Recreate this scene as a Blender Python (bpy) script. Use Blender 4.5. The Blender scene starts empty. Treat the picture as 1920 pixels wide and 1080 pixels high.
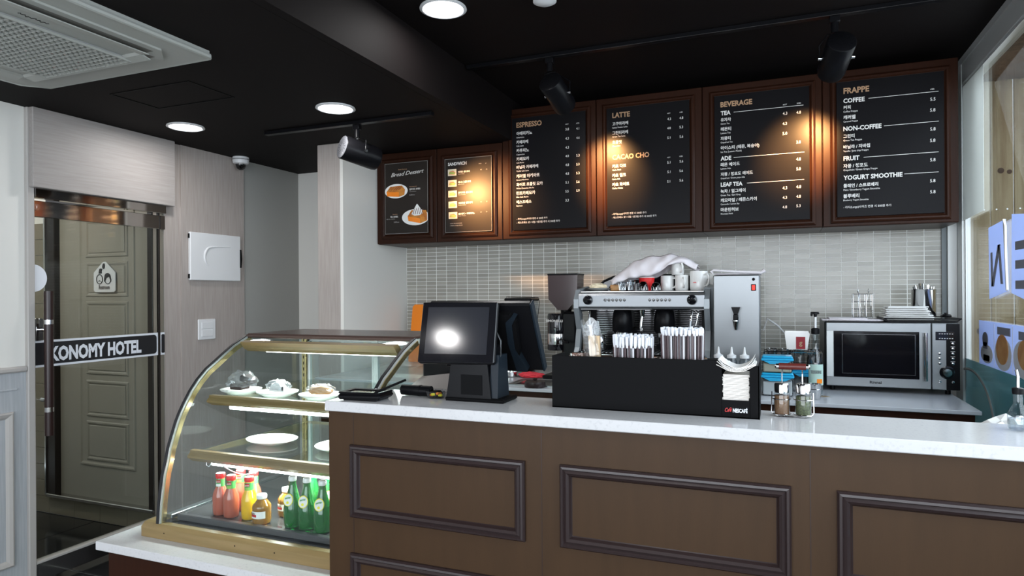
import bpy, bmesh, math, random
from mathutils import Vector, Matrix
random.seed(7)
SC = bpy.context.scene
COL = SC.collection
# ------------------------------------------------------------ camera
cd = bpy.data.cameras.new('camera'); cam = bpy.data.objects.new('camera', cd); COL.objects.link(cam)
TH, RO = math.radians(21.9), .0065
fw = Vector((-math.sin(TH), math.cos(TH), 0)); rt0 = Vector((math.cos(TH), math.sin(TH), 0)); up0 = Vector((0, 0, 1))
rt = rt0*math.cos(RO) - up0*math.sin(RO); up = up0*math.cos(RO) + rt0*math.sin(RO)
cam.matrix_world = Matrix(((rt.x, up.x, -fw.x, 0), (rt.y, up.y, -fw.y, 0), (rt.z, up.z, -fw.z, 1.54), (0, 0, 0, 1)))
cd.sensor_width = 36; cd.lens = 36*1240/1920; cd.shift_y = 9/1920; cd.clip_start = .05
SC.camera = cam
# ------------------------------------------------------------ world and exposure
SC.view_settings.view_transform = 'Standard'; SC.view_settings.look = 'None'
SC.view_settings.gamma = 1; SC.view_settings.exposure = 0.0; SC.view_settings.use_curve_mapping = False
w = bpy.data.worlds.new('sky'); SC.world = w; w.use_nodes = True
nt = w.node_tree; bg = nt.nodes['Background']; bg.inputs[0].default_value = (.78, .88, 1, 1); bg.inputs[1].default_value = 3.4
SC.cycles.max_bounces = 10; SC.cycles.transparent_max_bounces = 24; SC.cycles.glossy_bounces = 4; SC.cycles.transmission_bounces = 8
SC.cycles.sample_clamp_indirect = 6; SC.cycles.caustics_reflective = False; SC.cycles.caustics_refractive = False
def light(name, typ, loc, aim, power, col=(1, 1, 1), **k):
    d = bpy.data.lights.new(name, typ); d.energy = power; d.color = col
    for a, b in k.items(): setattr(d, a, b)
    o = bpy.data.objects.new(name, d); COL.objects.link(o); o.location = loc
    o.rotation_euler = (Vector(aim)-Vector(loc)).to_track_quat('-Z', 'Y').to_euler()
    return o
# daylight through the shop windows behind the camera and beside the back counter
light('shopfront_daylight', 'AREA', (-.6, -2.45, 1.5), (-.6, 4, .9), 105, (.95, .97, 1), shape='RECTANGLE', size=4.6, size_y=2.0)
light('side_window_daylight', 'AREA', (1.05, 2.3, 1.9), (-2, 2.5, 1.2), 42, (.82, .91, 1), shape='RECTANGLE', size=3.4, size_y=1.4)
# ------------------------------------------------------------ materials
M = {}
def mat(n, col, rough=.5, metal=0, spec=.5, coat=0, emit=None, es=0, alpha=1, bump=None, vary=None, trans=0, ior=1.45, aniso=0, sheen=0):
    m = bpy.data.materials.new(n); m.use_nodes = True; nt = m.node_tree; b = nt.nodes['Principled BSDF']
    b.inputs['Base Color'].default_value = (*col, 1); b.inputs['Roughness'].default_value = rough
    b.inputs['Metallic'].default_value = metal; b.inputs['Specular IOR Level'].default_value = spec
    b.inputs['Coat Weight'].default_value = coat; b.inputs['Coat Roughness'].default_value = .08
    b.inputs['Transmission Weight'].default_value = trans; b.inputs['IOR'].default_value = ior
    b.inputs['Anisotropic'].default_value = aniso; b.inputs['Alpha'].default_value = alpha
    if emit: b.inputs['Emission Color'].default_value = (*emit, 1); b.inputs['Emission Strength'].default_value = es
    tc = nt.nodes.new('ShaderNodeTexCoord')
    def noise(scale, stretch):
        mp = nt.nodes.new('ShaderNodeMapping'); mp.inputs['Scale'].default_value = stretch
        nt.links.new(tc.outputs['Object'], mp.inputs['Vector'])
        no = nt.nodes.new('ShaderNodeTexNoise'); no.inputs['Scale'].default_value = scale; no.inputs['Detail'].default_value = 5
        nt.links.new(mp.outputs['Vector'], no.inputs['Vector']); return no
    if vary:                                    # (other colour, scale, stretch, low, high)
        no = noise(vary[1], vary[2]); rp = nt.nodes.new('ShaderNodeValToRGB')
        rp.color_ramp.elements[0].position = vary[3]; rp.color_ramp.elements[1].position = vary[4]
        rp.color_ramp.elements[0].color = (*col, 1); rp.color_ramp.elements[1].color = (*vary[0], 1)
        nt.links.new(no.outputs['Fac'], rp.inputs['Fac']); nt.links.new(rp.outputs['Color'], b.inputs['Base Color'])
    if bump:                                    # (scale, strength, stretch)
        no = noise(bump[0], bump[2] if len(bump) > 2 else (1, 1, 1)); bp = nt.nodes.new('ShaderNodeBump')
        bp.inputs['Strength'].default_value = bump[1]; bp.inputs['Distance'].default_value = .004
        nt.links.new(no.outputs['Fac'], bp.inputs['Height']); nt.links.new(bp.outputs['Normal'], b.inputs['Normal'])
    M[n] = m; return m
def pane(n, tint=(1, 1, 1), refl=1.0, rough=.0, haze=0, hazecol=(.8, .85, .9)):
    m = bpy.data.materials.new(n); m.use_nodes = True; nt = m.node_tree; nt.nodes.clear()
    o = nt.nodes.new('ShaderNodeOutputMaterial'); t = nt.nodes.new('ShaderNodeBsdfTransparent'); g = nt.nodes.new('ShaderNodeBsdfGlossy')
    t.inputs[0].default_value = (*tint, 1); g.inputs['Roughness'].default_value = rough
    fr = nt.nodes.new('ShaderNodeLayerWeight'); pw = nt.nodes.new('ShaderNodeMath'); pw.operation = 'POWER'; pw.inputs[1].default_value = 4.5
    fr.inputs['Blend'].default_value = .5; nt.links.new(fr.outputs['Facing'], pw.inputs[0])
    mu = nt.nodes.new('ShaderNodeMath'); mu.operation = 'MULTIPLY_ADD'; mu.inputs[1].default_value = min(1, .9*refl); mu.inputs[2].default_value = .04*refl; mu.use_clamp = True
    nt.links.new(pw.outputs[0], mu.inputs[0]); mx = nt.nodes.new('ShaderNodeMixShader'); nt.links.new(mu.outputs[0], mx.inputs[0])
    src = t
    if haze:
        d = nt.nodes.new('ShaderNodeBsdfDiffuse'); d.inputs[0].default_value = (*hazecol, 1); tl = nt.nodes.new('ShaderNodeBsdfTranslucent'); tl.inputs[0].default_value = (*hazecol, 1)
        m2 = nt.nodes.new('ShaderNodeMixShader'); m2.inputs[0].default_value = .5; nt.links.new(d.outputs[0], m2.inputs[1]); nt.links.new(tl.outputs[0], m2.inputs[2])
        m3 = nt.nodes.new('ShaderNodeMixShader'); m3.inputs[0].default_value = haze; nt.links.new(t.outputs[0], m3.inputs[1]); nt.links.new(m2.outputs[0], m3.inputs[2]); src = m3
    nt.links.new(src.outputs[0], mx.inputs[1]); nt.links.new(g.outputs[0], mx.inputs[2]); nt.links.new(mx.outputs[0], o.inputs[0])
    M[n] = m; return m
def _x(): pass
def emis(n, col, s):
    return mat(n, (0, 0, 0), emit=col, es=s)
mat('ceiling_paint', (.0055, .004, .004), .7, spec=.12)
mat('white_wall', (.72, .71, .67), .6, bump=(60, .05))
mat('grey_wall', (.34, .345, .325), .6, bump=(60, .05))
mat('wood_film', (.40, .36, .335), .5, vary=((.35, .31, .285), 9, (12, 12, .6), .35, .65), bump=(30, .08, (12, 12, .5)))
mat('header_film', (.35, .325, .31), .5, vary=((.31, .285, .27), 9, (12, .6, 12), .35, .65), bump=(30, .08, (12, .5, 12)))
mat('wainscot', (.42, .44, .46), .5, vary=((.36, .38, .40), 9, (12, 12, .6), .35, .65))
mat('trim_grey', (.42, .40, .38), .5)
mat('floor_tile', (.012, .013, .014), .12, spec=.6, vary=((.02, .02, .02), 5, (1, 1, 1), .4, .7))
mat('floor_grout', (.12, .12, .12), .8)
mat('restroom_tile', (.22, .20, .155), .25)
mat('restroom_door', (.30, .29, .25), .45)
mat('door_frame_dark', (.018, .014, .013), .3)
mat('chrome', (.62, .62, .62), .12, 1)
mat('steel_side', (.30, .33, .35), .35, .35); mat('steel', (.25, .265, .275), .36, .9, bump=(20, .04, (1, 1, 40)))
mat('steel_soft', (.27, .285, .30), .38, 1)
mat('mirror_steel', (.45, .43, .40), .06, 1)
mat('cabinet_wood', (.030, .0105, .0055), .34, spec=.13, vary=((.024, .009, .005), 6, (12, 12, 1), .3, .7))
mat('menu_board', (.009, .0085, .0095), .28, spec=.08)
mat('menu_print_dark', (.028, .023, .020), .3, spec=.1)
mat('gold_ink', (.42, .25, .14), .5); mat('white_ink', (.75, .73, .70), .5); mat('pale_ink', (.40, .38, .36), .5)
mat('counter_brown', (.050, .0265, .0125), .42, spec=.2, vary=((.043, .023, .011), 4, (8, 8, 1), .3, .7), bump=(40, .05, (10, 10, 1)))
mat('moulding_dark', (.023, .014, .014), .35, spec=.5)
mat('stone', (.56, .56, .565), .14, spec=.5, vary=((.49, .49, .50), 130, (1, 1, 1), .55, .72))
mat('grout', (.80, .80, .77), .8)
mat('back_counter_top', (.50, .52, .55), .2)
mat('black_plastic', (.005, .005, .006), .3, spec=.14); mat('black_matte', (.005, .005, .0055), .5, spec=.05); mat('black_gloss', (.006, .006, .008), .06, spec=.6)
mat('pos_side', (.009, .014, .020), .35, spec=.18)
mat('screen', (.02, .021, .026), .09, spec=.9); mat('lamp_disc_grey', (.16, .165, .18), .35, .3)  # spotlight end disc: the downlight falling on it is put into the lighter grey
mat('white_plastic', (.72, .73, .74), .35); mat('ac_plastic', (.37, .38, .355), .45); mat('ac_slot', (.16, .155, .14), .6); mat('ac_dark', (.30, .31, .31), .6)
mat('porcelain', (.80, .80, .78), .12, spec=.6); mat('cloth_white', (.74, .70, .73), .9, bump=(30, .4)); mat('paper', (.80, .77, .72), .8)
mat('gold_wood', (.235, .165, .072), .35, vary=((.195, .135, .055), 5, (1, 10, 10), .35, .65)); mat('gold_metal', (.62, .50, .25), .25, .9)
mat('dark_rubber', (.01, .01, .012), .5); mat('case_top', (.06, .035, .028), .25)
mat('deck_steel', (.16, .16, .165), .12, .8)
mat('red', (.70, .02, .02), .3); mat('red_cloth', (.75, .05, .07), .8); mat('orange', (.90, .24, .01), .4)
mat('juice_red', (.40, .095, .055), .12, coat=.6); mat('juice_yellow', (.72, .42, .008), .12, coat=.6)
mat('juice_apple', (.40, .19, .03), .08, trans=.45, coat=.5)
mat('green_glass', (.006, .15, .022), .06, trans=.35, coat=.8); mat('clear_glass', (.85, .9, .9), .03, trans=.9)
mat('label_white', (.8, .8, .78), .5); mat('label_yellow', (.85, .75, .02), .5); mat('label_green', (.06, .35, .08), .5); mat('label_red', (.45, .01, .02), .5); mat('label_lime', (.25, .5, .08), .5)
mat('brownie', (.035, .02, .018), .8, bump=(40, .6)); mat('bread', (.52, .24, .08), .45, vary=((.66, .36, .14), 12, (1, 1, 1), .4, .6)); mat('cream', (.75, .66, .48), .6)
mat('toast', (.62, .24, .035), .7, vary=((.42, .13, .02), 30, (1, 1, 1), .4, .65))
mat('choc', (.12, .03, .02), .5)
mat('sticker_black', (.012, .012, .014), .5); mat('sticker_white', (.72, .75, .8), .5)
mat('handle_brown', (.020, .008, .007), .3)
mat('hopper', (.045, .028, .03), .12, coat=.5); mat('brown_handle', (.09, .014, .010), .35)
mat('spice_brown', (.20, .11, .055), .8, bump=(200, .5)); mat('spice_green', (.12, .14, .06), .9, vary=((.05, .06, .03), 300, (1, 1, 1), .4, .6))
mat('blue_lid', (.02, .36, .62), .3); mat('box_cream', (.62, .58, .44), .6)
mat('straw_paper', (.55, .55, .58), .5); mat('straw_brown', (.07, .045, .05), .35); mat('stirrer', (.62, .46, .28), .6); mat('coffee_bag', (.12, .05, .03), .5, vary=((.6, .5, .45), 90, (1, 1, 1), .5, .6))
mat('fence_wood', (.36, .29, .17), .7, vary=((.24, .17, .09), 3, (9, 9, .7), .38, .66), bump=(10, .3, (12, 12, .8)))
mat('fence_dark', (.10, .06, .035), .7, vary=((.16, .10, .06), 3, (9, 9, .7), .38, .66)); mat('knot', (.06, .035, .02), .7)
mat('frame_alu', (.62, .64, .63), .4, .3);  mat('poster_grey', (.22, .23, .28), .6)
None; mat('grey_cover', (.16,.14,.13), .5); mat('deck_rail', (.10,.10,.105), .3, .5)
mat('corner_tile_trim', (.18, .21, .22), .4)
mat('ground', (.25, .24, .22), .9)
mat('led_red', (.5, 0, 0), .4, emit=(1, .02, .01), es=2.5)
mat('syrup_label', (.45, .62, .55), .5); mat('foil', (.55, .55, .54), .3, .7); mat('label_crimson', (.30, .01, .02), .5)
mat('print_grey', (.10, .10, .11), .5)
emis('tube_light', (.93, 1, .98), 14); emis('downlight_disc', (.96, .97, 1), 14); emis('warm_bulb', (1, .62, .3), 12)
pane('poster_white', (.8,.8,.78), .5, .3, .8, (.80,.82,.80))
pane('poster_blue', (.6, .7, .9), .3, .4, .97, (.62, .70, .93))
pane('clear_pane', (.97, .985, .98)); pane('case_pane', (.86, .915, .905), 1.5); pane('door_pane', (.80, .82, .80), .9); pane('shelf_pane', (.88, .95, .92), 1.6)
pane('frost_film', (.35, .52, .55), .8, .15, .45, (.16, .32, .36)); pane('dome_pane', (.25, .26, .28), 1.5); pane('wrap', (.93, .94, .95), 2.4, .15, .09)
pane('clear_cup', (.86, .88, .9), 1.6); pane('clear_box', (.75, .78, .8), 1.3); pane('bottle_glass', (.80, .84, .85), 2.0, .03)
def tile_mat():
    m = mat('wall_tile', (.25, .25, .225), .16, spec=.55); nt = m.node_tree; b = nt.nodes['Principled BSDF']
    g = nt.nodes.new('ShaderNodeNewGeometry'); sn = nt.nodes.new('ShaderNodeVectorMath'); sn.operation = 'SNAP'; sn.inputs[1].default_value = (.0852, 9, .0272)
    ad = nt.nodes.new('ShaderNodeVectorMath'); ad.operation = 'ADD'; ad.inputs[1].default_value = (2.63, 0, -1.03)
    nt.links.new(g.outputs['Position'], ad.inputs[0]); nt.links.new(ad.outputs[0], sn.inputs[0])
    wn = nt.nodes.new('ShaderNodeTexWhiteNoise'); wn.noise_dimensions = '3D'; nt.links.new(sn.outputs[0], wn.inputs[0])
    mx = nt.nodes.new('ShaderNodeMix'); mx.data_type = 'RGBA'; mx.inputs[6].default_value = (.30, .288, .25, 1); mx.inputs[7].default_value = (.385, .37, .325, 1)
    nt.links.new(wn.outputs[0], mx.inputs[0]); nt.links.new(mx.outputs[2], b.inputs['Base Color'])
tile_mat()
# ------------------------------------------------------------ mesh helpers
class G:
    def __init__(s): s.v = []; s.f = []; s.sm = []; s.mi = []; s.cur = 0
    def add(s, vs, fs, smooth=False):
        o = len(s.v); s.v += [tuple(v) for v in vs]; s.f += [tuple(i+o for i in f) for f in fs]; s.sm += [smooth]*len(fs); s.mi += [s.cur]*len(fs); return s
    def box(s, x0, x1, y0, y1, z0, z1, b=0, M4=None):
        if x0 > x1: x0, x1 = x1, x0
        if y0 > y1: y0, y1 = y1, y0
        if z0 > z1: z0, z1 = z1, z0
        b = min(b, (x1-x0)*.45, (y1-y0)*.45, (z1-z0)*.45)
        if b <= 0:
            vs = [(x, y, z) for z in (z0, z1) for y in (y0, y1) for x in (x0, x1)]
            fs = [(0, 2, 3, 1), (4, 5, 7, 6), (0, 1, 5, 4), (2, 6, 7, 3), (0, 4, 6, 2), (1, 3, 7, 5)]
        else:
            vs = []; fs = []; ix = {}
            for i, x in enumerate((x0, x1)):
                for j, y in enumerate((y0, y1)):
                    for k, z in enumerate((z0, z1)):
                        dx, dy, dz = b*(1-2*i), b*(1-2*j), b*(1-2*k)
                        for a, p in enumerate(((x, y+dy, z+dz), (x+dx, y, z+dz), (x+dx, y+dy, z))):
                            ix[i, j, k, a] = len(vs); vs.append(p)
            I = ix
            for i in (0, 1): q = [I[i, 0, 0, 0], I[i, 1, 0, 0], I[i, 1, 1, 0], I[i, 0, 1, 0]]; fs.append(tuple(q if i else q[::-1]))
            for j in (0, 1): q = [I[0, j, 0, 1], I[1, j, 0, 1], I[1, j, 1, 1], I[0, j, 1, 1]]; fs.append(tuple(q[::-1] if j else q))
            for k in (0, 1): q = [I[0, 0, k, 2], I[1, 0, k, 2], I[1, 1, k, 2], I[0, 1, k, 2]]; fs.append(tuple(q if k else q[::-1]))
            for j in (0, 1):
                for k in (0, 1): q = [I[0, j, k, 1], I[1, j, k, 1], I[1, j, k, 2], I[0, j, k, 2]]; fs.append(tuple(q if j == k else q[::-1])[::-1] if True else 0)
            for i in (0, 1):
                for k in (0, 1): fs.append((I[i, 0, k, 0], I[i, 1, k, 0], I[i, 1, k, 2], I[i, 0, k, 2]))
            for i in (0, 1):
                for j in (0, 1): fs.append((I[i, j, 0, 0], I[i, j, 1, 0], I[i, j, 1, 1], I[i, j, 0, 1]))
            for i in (0, 1):
                for j in (0, 1):
                    for k in (0, 1): fs.append((I[i, j, k, 0], I[i, j, k, 1], I[i, j, k, 2]))
        if M4 is not None: vs = [tuple(M4 @ Vector(v)) for v in vs]
        return s.add(vs, fs)
    def lathe(s, prof, seg=24, c=(0, 0, 0), d=(0, 0, 1), cap=True, sx=1, sy=1):
        q = Vector(d).normalized().to_track_quat('Z', 'Y'); c = Vector(c); vs = []; n = len(prof)
        for r, h in prof:
            for i in range(seg):
                a = 2*math.pi*i/seg; vs.append(c + q @ Vector((r*math.cos(a)*sx, r*math.sin(a)*sy, h)))
        fs = [(k*seg+i, k*seg+(i+1) % seg, (k+1)*seg+(i+1) % seg, (k+1)*seg+i) for k in range(n-1) for i in range(seg)]
        s.add(vs, fs, True)
        if cap:
            o = len(s.v)-len(vs)
            for k, rev in ((0, True), (n-1, False)):
                if prof[k][0] > 1e-6:
                    r = [o+k*seg+i for i in range(seg)]; s.f.append(tuple(r[::-1] if rev else r)); s.sm.append(False); s.mi.append(s.cur)
        return s
    def cyl(s, a, b, r, seg=16, r2=None):
        a, b = Vector(a), Vector(b); return s.lathe([(r, 0), (r if r2 is None else r2, (b-a).length)], seg, a, b-a)
    def tube(s, pts, r, seg=8, closed=False):
        pts = [Vector(p) for p in pts]; n = len(pts); vs = []; prev = None
        for i, p in enumerate(pts):
            t = ((pts[(i+1) % n] if closed or i < n-1 else p) - (pts[i-1] if closed or i > 0 else p)).normalized()
            if prev is None: prev = t.orthogonal().normalized()
            prev = (prev - t*prev.dot(t)).normalized(); bi = t.cross(prev); rr = r[i] if isinstance(r, (list, tuple)) else r
            for k in range(seg):
                a = 2*math.pi*k/seg; vs.append(p + prev*rr*math.cos(a) + bi*rr*math.sin(a))
        m = n if closed else n-1
        fs = [(i*seg+k, i*seg+(k+1) % seg, ((i+1) % n)*seg+(k+1) % seg, ((i+1) % n)*seg+k) for i in range(m) for k in range(seg)]
        if not closed: fs += [tuple(range(seg))[::-1], tuple((n-1)*seg+k for k in range(seg))]
        return s.add(vs, fs, True)
    def prism(s, poly, a, b, axis='y', M4=None):
        # poly in the two other axes, extruded from a to b along axis
        def P(u, v, t): return {'y': (u, t, v), 'x': (t, u, v), 'z': (u, v, t)}[axis]
        n = len(poly); vs = [P(u, v, a) for u, v in poly] + [P(u, v, b) for u, v in poly]
        if M4 is not None: vs = [tuple(M4 @ Vector(v)) for v in vs]
        fs = [tuple(range(n)), tuple(range(n, 2*n))[::-1]] + [(i, i+n, (i+1) % n + n, (i+1) % n) for i in range(n)]
        return s.add(vs, fs)
    def ring(s, x0, x1, z0, z1, prof, y, axis='y', sign=-1):
        # mitred frame in the plane axis=y; prof = [(inward offset, outward height)], sign = direction the frame stands out
        vs = []; m = len(prof)
        for u, v, du, dv in ((x0, z0, 1, 1), (x1, z0, -1, 1), (x1, z1, -1, -1), (x0, z1, 1, -1)):
            for o, h in prof:
                p = (u+du*o, v+dv*o, y+sign*h); vs.append({'y': (p[0], p[2], p[1]), 'x': (p[2], p[0], p[1]), 'z': p}[axis])
        fs = [(c*m+k, ((c+1) % 4)*m+k, ((c+1) % 4)*m+k+1, c*m+k+1) for c in range(4) for k in range(m-1)]
        return s.add(vs, fs)
    def mesh(s, name, fix=True):
        me = bpy.data.meshes.new(name); me.from_pydata(s.v, [], s.f); me.polygons.foreach_set('use_smooth', s.sm); me.polygons.foreach_set('material_index', s.mi)
        if fix:
            bm = bmesh.new(); bm.from_mesh(me); bmesh.ops.recalc_face_normals(bm, faces=bm.faces); bm.to_mesh(me); bm.free()
        me.update()
        if any(s.sm):
            try: me.set_sharp_from_angle(angle=.7)
            except Exception: pass
        return me
def P(name, g, m, parent=None, label=None, kind=None, fix=True):
    me = g if isinstance(g, bpy.types.Mesh) else g.mesh(name, fix)
    if not me.materials:
        for q in (m if isinstance(m, (list, tuple)) else [m]): me.materials.append(M[q])
    o = bpy.data.objects.new(name, me); COL.objects.link(o)
    if parent: o.parent = parent
    if label: o['label'] = label
    if kind: o['kind'] = kind
    return o
def S(name, g, m, fix=True): return P(name, g, m, None, kind='structure', fix=fix)
def SE(name, loc=(0, 0, 0)):
    o = bpy.data.objects.new(name, None); COL.objects.link(o); o.location = loc; o['kind'] = 'structure'; return o
def tag(o, label, cat, group=None):
    o['label'] = label; o['category'] = cat
    if group: o['group'] = group
    return o
def T(name, label, cat, loc=(0, 0, 0), rz=0, group=None):
    o = bpy.data.objects.new(name, None); COL.objects.link(o); o.location = loc; o.rotation_euler = (0, 0, rz); o.empty_display_size = .05
    return tag(o, label, cat, group)
def dup(root, loc, label, rz=None):
    r = root.copy(); COL.objects.link(r); r.location = loc; r['label'] = label
    if rz is not None: r.rotation_euler = (0, 0, rz)
    for ch in list(root.children):
        c = ch.copy(); COL.objects.link(c); c.parent = r
        for g in ch.children: d = g.copy(); COL.objects.link(d); d.parent = c
    return r
_font = bpy.data.fonts.load('<builtin>') if '<builtin>' in bpy.data.fonts else None
def textmesh(s, bold=0, shear=0, space=1.0):
    cu = bpy.data.curves.new('t', 'FONT'); cu.body = s; cu.size = 1; cu.fill_mode = 'FRONT'; cu.resolution_u = 2
    cu.offset = {0: .004, 1: .018, 2: .035, 3: .0}.get(bold, bold); cu.shear = shear; cu.space_character = space
    o = bpy.data.objects.new('t', cu); COL.objects.link(o); dg = bpy.context.evaluated_depsgraph_get()
    ev = o.evaluated_get(dg); me = ev.to_mesh(); vs = [tuple(v.co) for v in me.vertices]; fs = [tuple(p.vertices) for p in me.polygons]
    ev.to_mesh_clear(); bpy.data.objects.remove(o); bpy.data.curves.remove(cu); return vs, fs
def puttext(g, s, origin, ux, uz, size, bold=0, shear=0, space=1.0, xs=1.0, center=False, width=None, lift=0):
    vs, fs = textmesh(s, bold, shear, space); origin, ux, uz = Vector(origin), Vector(ux).normalized(), Vector(uz).normalized()
    if not vs: return
    wd = max(v[0] for v in vs); mn = min(v[0] for v in vs)
    if width: xs = width/((wd-mn)*size)
    off = -(wd+mn)/2 if center else -mn
    g.add([origin + ux*(v[0]+off)*size*xs + uz*v[1]*size for v in vs], fs)
PI = math.pi
# ============================================================ SETTING
S('floor', G().box(-5.6, 3.6, -2.6, 5.2, -.12, -.004), 'floor_grout')
fl = bpy.data.objects['floor']
tm = G().box(.004, .596, .004, .596, -.02, 0, .002).mesh('floor_tile')
for i in range(-2, 4):
    for j in range(0, 6):
        P('floor_tile', tm, 'floor_tile', fl).location = (-4.93+i*.6, .12+j*.6, 0)
g = G().box(-5.6, -1.645, -2.6, 4.6, 2.53, 2.62); S('ceiling', g, 'ceiling_paint')
S('trim_1', G().box(-1.645, -1.60, -2.6, 4.4, 2.531, 2.80), 'ceiling_paint')
S('ceiling.001', G().box(-1.60, 1.0, -2.6, 4.6, 2.80, 2.88), 'ceiling_paint')
# access hatch in the dropped ceiling
ch = S('trim_2', G().ring(-3.04, -2.52, 2.28, 2.56, [(0, 0), (0, .003), (.006, .003), (.006, 0)], 2.53, 'z'), 'black_matte')
# back wall
wb = S('wall_back', G().box(-4.0, .94, 4.40, 4.55, 0, 2.85), 'white_wall')
P('grout_bed', G().box(-2.632, .862, 4.3905, 4.401, 1.02, 1.97), 'grout', wb)
PX, PZ = .0852, .0272
tm = G().box(.0019, PX-.0019, -.0005, .004, .0014, PZ-.0014, .0005).mesh('wall_tile')
n = 0; stuff = G()
for c in range(40, -1, -1):
    for r in range(34):
        x, z = -2.63+c*PX, 1.03+r*PZ
        if c == 40:
            stuff.box(x+.0019, .861, 4.3895, 4.394, z+.0014, z+PZ-.0014, .0005)
        elif n < 300:
            P('wall_tile', tm, 'wall_tile', wb).location = (x, 4.39, z); n += 1
        else: stuff.box(x+.0019, x+PX-.0019, 4.3895, 4.394, z+.0014, z+PZ-.0014, .0005)
P('wall_tile_field', stuff, 'wall_tile', wb, kind='stuff')
P('edge_trim', G().box(.861, .885, 4.375, 4.40, 1.0, 1.93), 'corner_tile_trim', wb)
# wing wall and left walls
S('wall_wing', G().box(-2.838, -2.66, 3.6, 4.4, 0, 2.53, .004), 'wood_film')
S('wall_wing.001', G().box(-2.66, -2.637, 3.605, 4.4, 0, 2.53), 'white_wall')
S('wall_left', G().box(-3.9, -3.66, 3.795, 4.4, 0, 2.53), 'grey_wall')
wl = S('wall_left.001', G().box(-3.75, -3.65, 3.235, 3.79, 0, 2.53), 'wood_film')
P('jamb', G().box(-3.75, -3.66, 3.105, 3.237, 0, 2.53), 'wood_film', wl)
P('header_panel', G().box(-3.75, -3.60, 2.27, 3.148, 2.11, 2.53, .003), 'header_film', wl)
w2 = S('wall_left.002', G().box(-3.8, -3.655, -2.6, 2.26, 1.17, 2.53), 'white_wall')
w3 = S('wall_left.003', G().box(-3.8, -3.65, -2.6, 2.26, 0, 1.15), 'wainscot')
P('chair_rail', G().box(-3.66, -3.632, -2.6, 2.262, 1.145, 1.175, .008), 'trim_grey', w3)
P('groove_strip', G().box(-3.652, -3.644, 1.2, 2.215, 1.054, 1.064, .002), 'wainscot', w3)
P('wainscot_frame', G().ring(1.3, 2.192, .155, .945, [(0, 0), (0, .012), (.008, .016), (.022, .010), (.03, .004), (.034, 0)], -3.65, 'x', 1), 'trim_grey', w3)
P('edge_post', G().box(-3.72, -3.632, 2.26, 2.298, 0, 2.53, .004), 'trim_grey', w3)
# shop front behind the camera with its window opening, right wall in front of the window
S('wall_front', G().box(-3.8, -2.9, -2.75, -2.6, 0, 2.85).box(1.7, 3, -2.75, -2.6, 0, 2.85).box(-2.9, 1.7, -2.75, -2.6, 0, .45).box(-2.9, 1.7, -2.75, -2.6, 2.55, 2.85), 'white_wall')
S('wall_right', G().box(1.0, 1.12, -2.6, 4.0, 0, .6), 'white_wall')
# corridor beyond the glass door
wr = S('wall_corridor', G().box(-6.2, -4.79, 3.125, 3.25, 0, 2.53).box(-3.765, -3.75, 3.125, 3.25, 0, 2.53).box(-4.79, -3.76, 3.125, 3.25, 2.2, 2.53).box(-4.79, -3.76, 3.125, 3.25, 0, .14), 'grout')
tm = G().box(.001, .3-.001, -.004, .004, .001, .112, .001).mesh('corridor_tile')
for c in range(3):
    for r in range(18):
        P('corridor_tile', tm, 'restroom_tile', wr).location = (-5.09-.3*c, 3.122, .004+r*.114)
for c in range(4): P('corridor_tile', G().box(-4.79+.2575*c, -4.79+.2575*c+.256, 3.118, 3.126, .004, .135, .001), 'restroom_tile', wr)
light('corridor_fill', 'AREA', (-4.6, 2.2, 2.5), (-4.6, 2.4, 0), 20, (1, .93, .84), shape='DISK', size=.3)  # unseen fill light added to brighten the corridor and restroom door
S('wall_corridor.001', G().box(-6.3, -6.2, 1, 3.3, 0, 2.53), 'white_wall')
S('wall_corridor.002', G().box(-6.3, -3.8, .9, 1.0, 0, 2.53), 'white_wall')
# restroom door
d2 = S('door_2', G().box(-4.72, -3.80, 3.14, 3.18, .15, 2.16), 'restroom_door')
P('door_frame', G().box(-4.79, -4.70, 3.10, 3.18, .14, 2.2, .004).box(-3.80, -3.752, 3.10, 3.18, .14, 2.2, .004).box(-4.79, -3.752, 3.10, 3.18, 2.16, 2.22, .004), 'door_frame_dark', d2)
P('frame_edge', G().box(-4.80, -4.785, 3.09, 3.18, .14, 2.2, .002), 'chrome', d2)
P('threshold', G().box(-4.79, -3.752, 3.09, 3.18, .125, .15, .004), 'chrome', d2)
pf = [(0, 0), (.006, .007), (.016, .007), (.024, .002), (.03, 0)]
P('door_panel_moulding', G().ring(-4.50, -3.955, .37, 2.1, pf, 3.14), 'restroom_door', d2)
for z0, z1 in ((1.80, 2.06), (1.53, 1.77), (1.0, 1.50), (.71, .96), (.41, .68)):
    P('door_panel', G().ring(-4.43, -4.02, z0, z1, pf, 3.14).box(-4.40, -4.05, 3.134, 3.145, z0+.03, z1-.03, .003), 'restroom_door', d2)
for z in (1.71, .38): P('hinge', G().box(-3.822, -3.795, 3.128, 3.14, z, z+.12, .002).cyl((-3.81, 3.126, z), (-3.81, 3.126, z+.12), .006, 8), 'chrome', d2)
sg = T('restroom_sign', 'small white house-shaped restroom sign on the beige door behind glass', 'sign', (-4.226, 3.128, 1.66))
P('sign_board', G().prism([(-.104, -.085), (-.09, -.097), (.09, -.097), (.104, -.085), (.104, .035), (.012, .108), (-.012, .108), (-.104, .035)], -.006, 0), 'sticker_white', sg)
g = G(); ring = lambda cx, cz, r, a0=0, a1=2*PI, n=20, sx=1: [(cx+r*sx*math.cos(a0+(a1-a0)*i/n), -.0075, cz+r*math.sin(a0+(a1-a0)*i/n)) for i in range(n)]
g.tube(ring(-.045, -.01, .032, sx=.9), .0028, 6, True).tube(ring(.035, -.014, .028, sx=1), .0025, 6, True)
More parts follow.
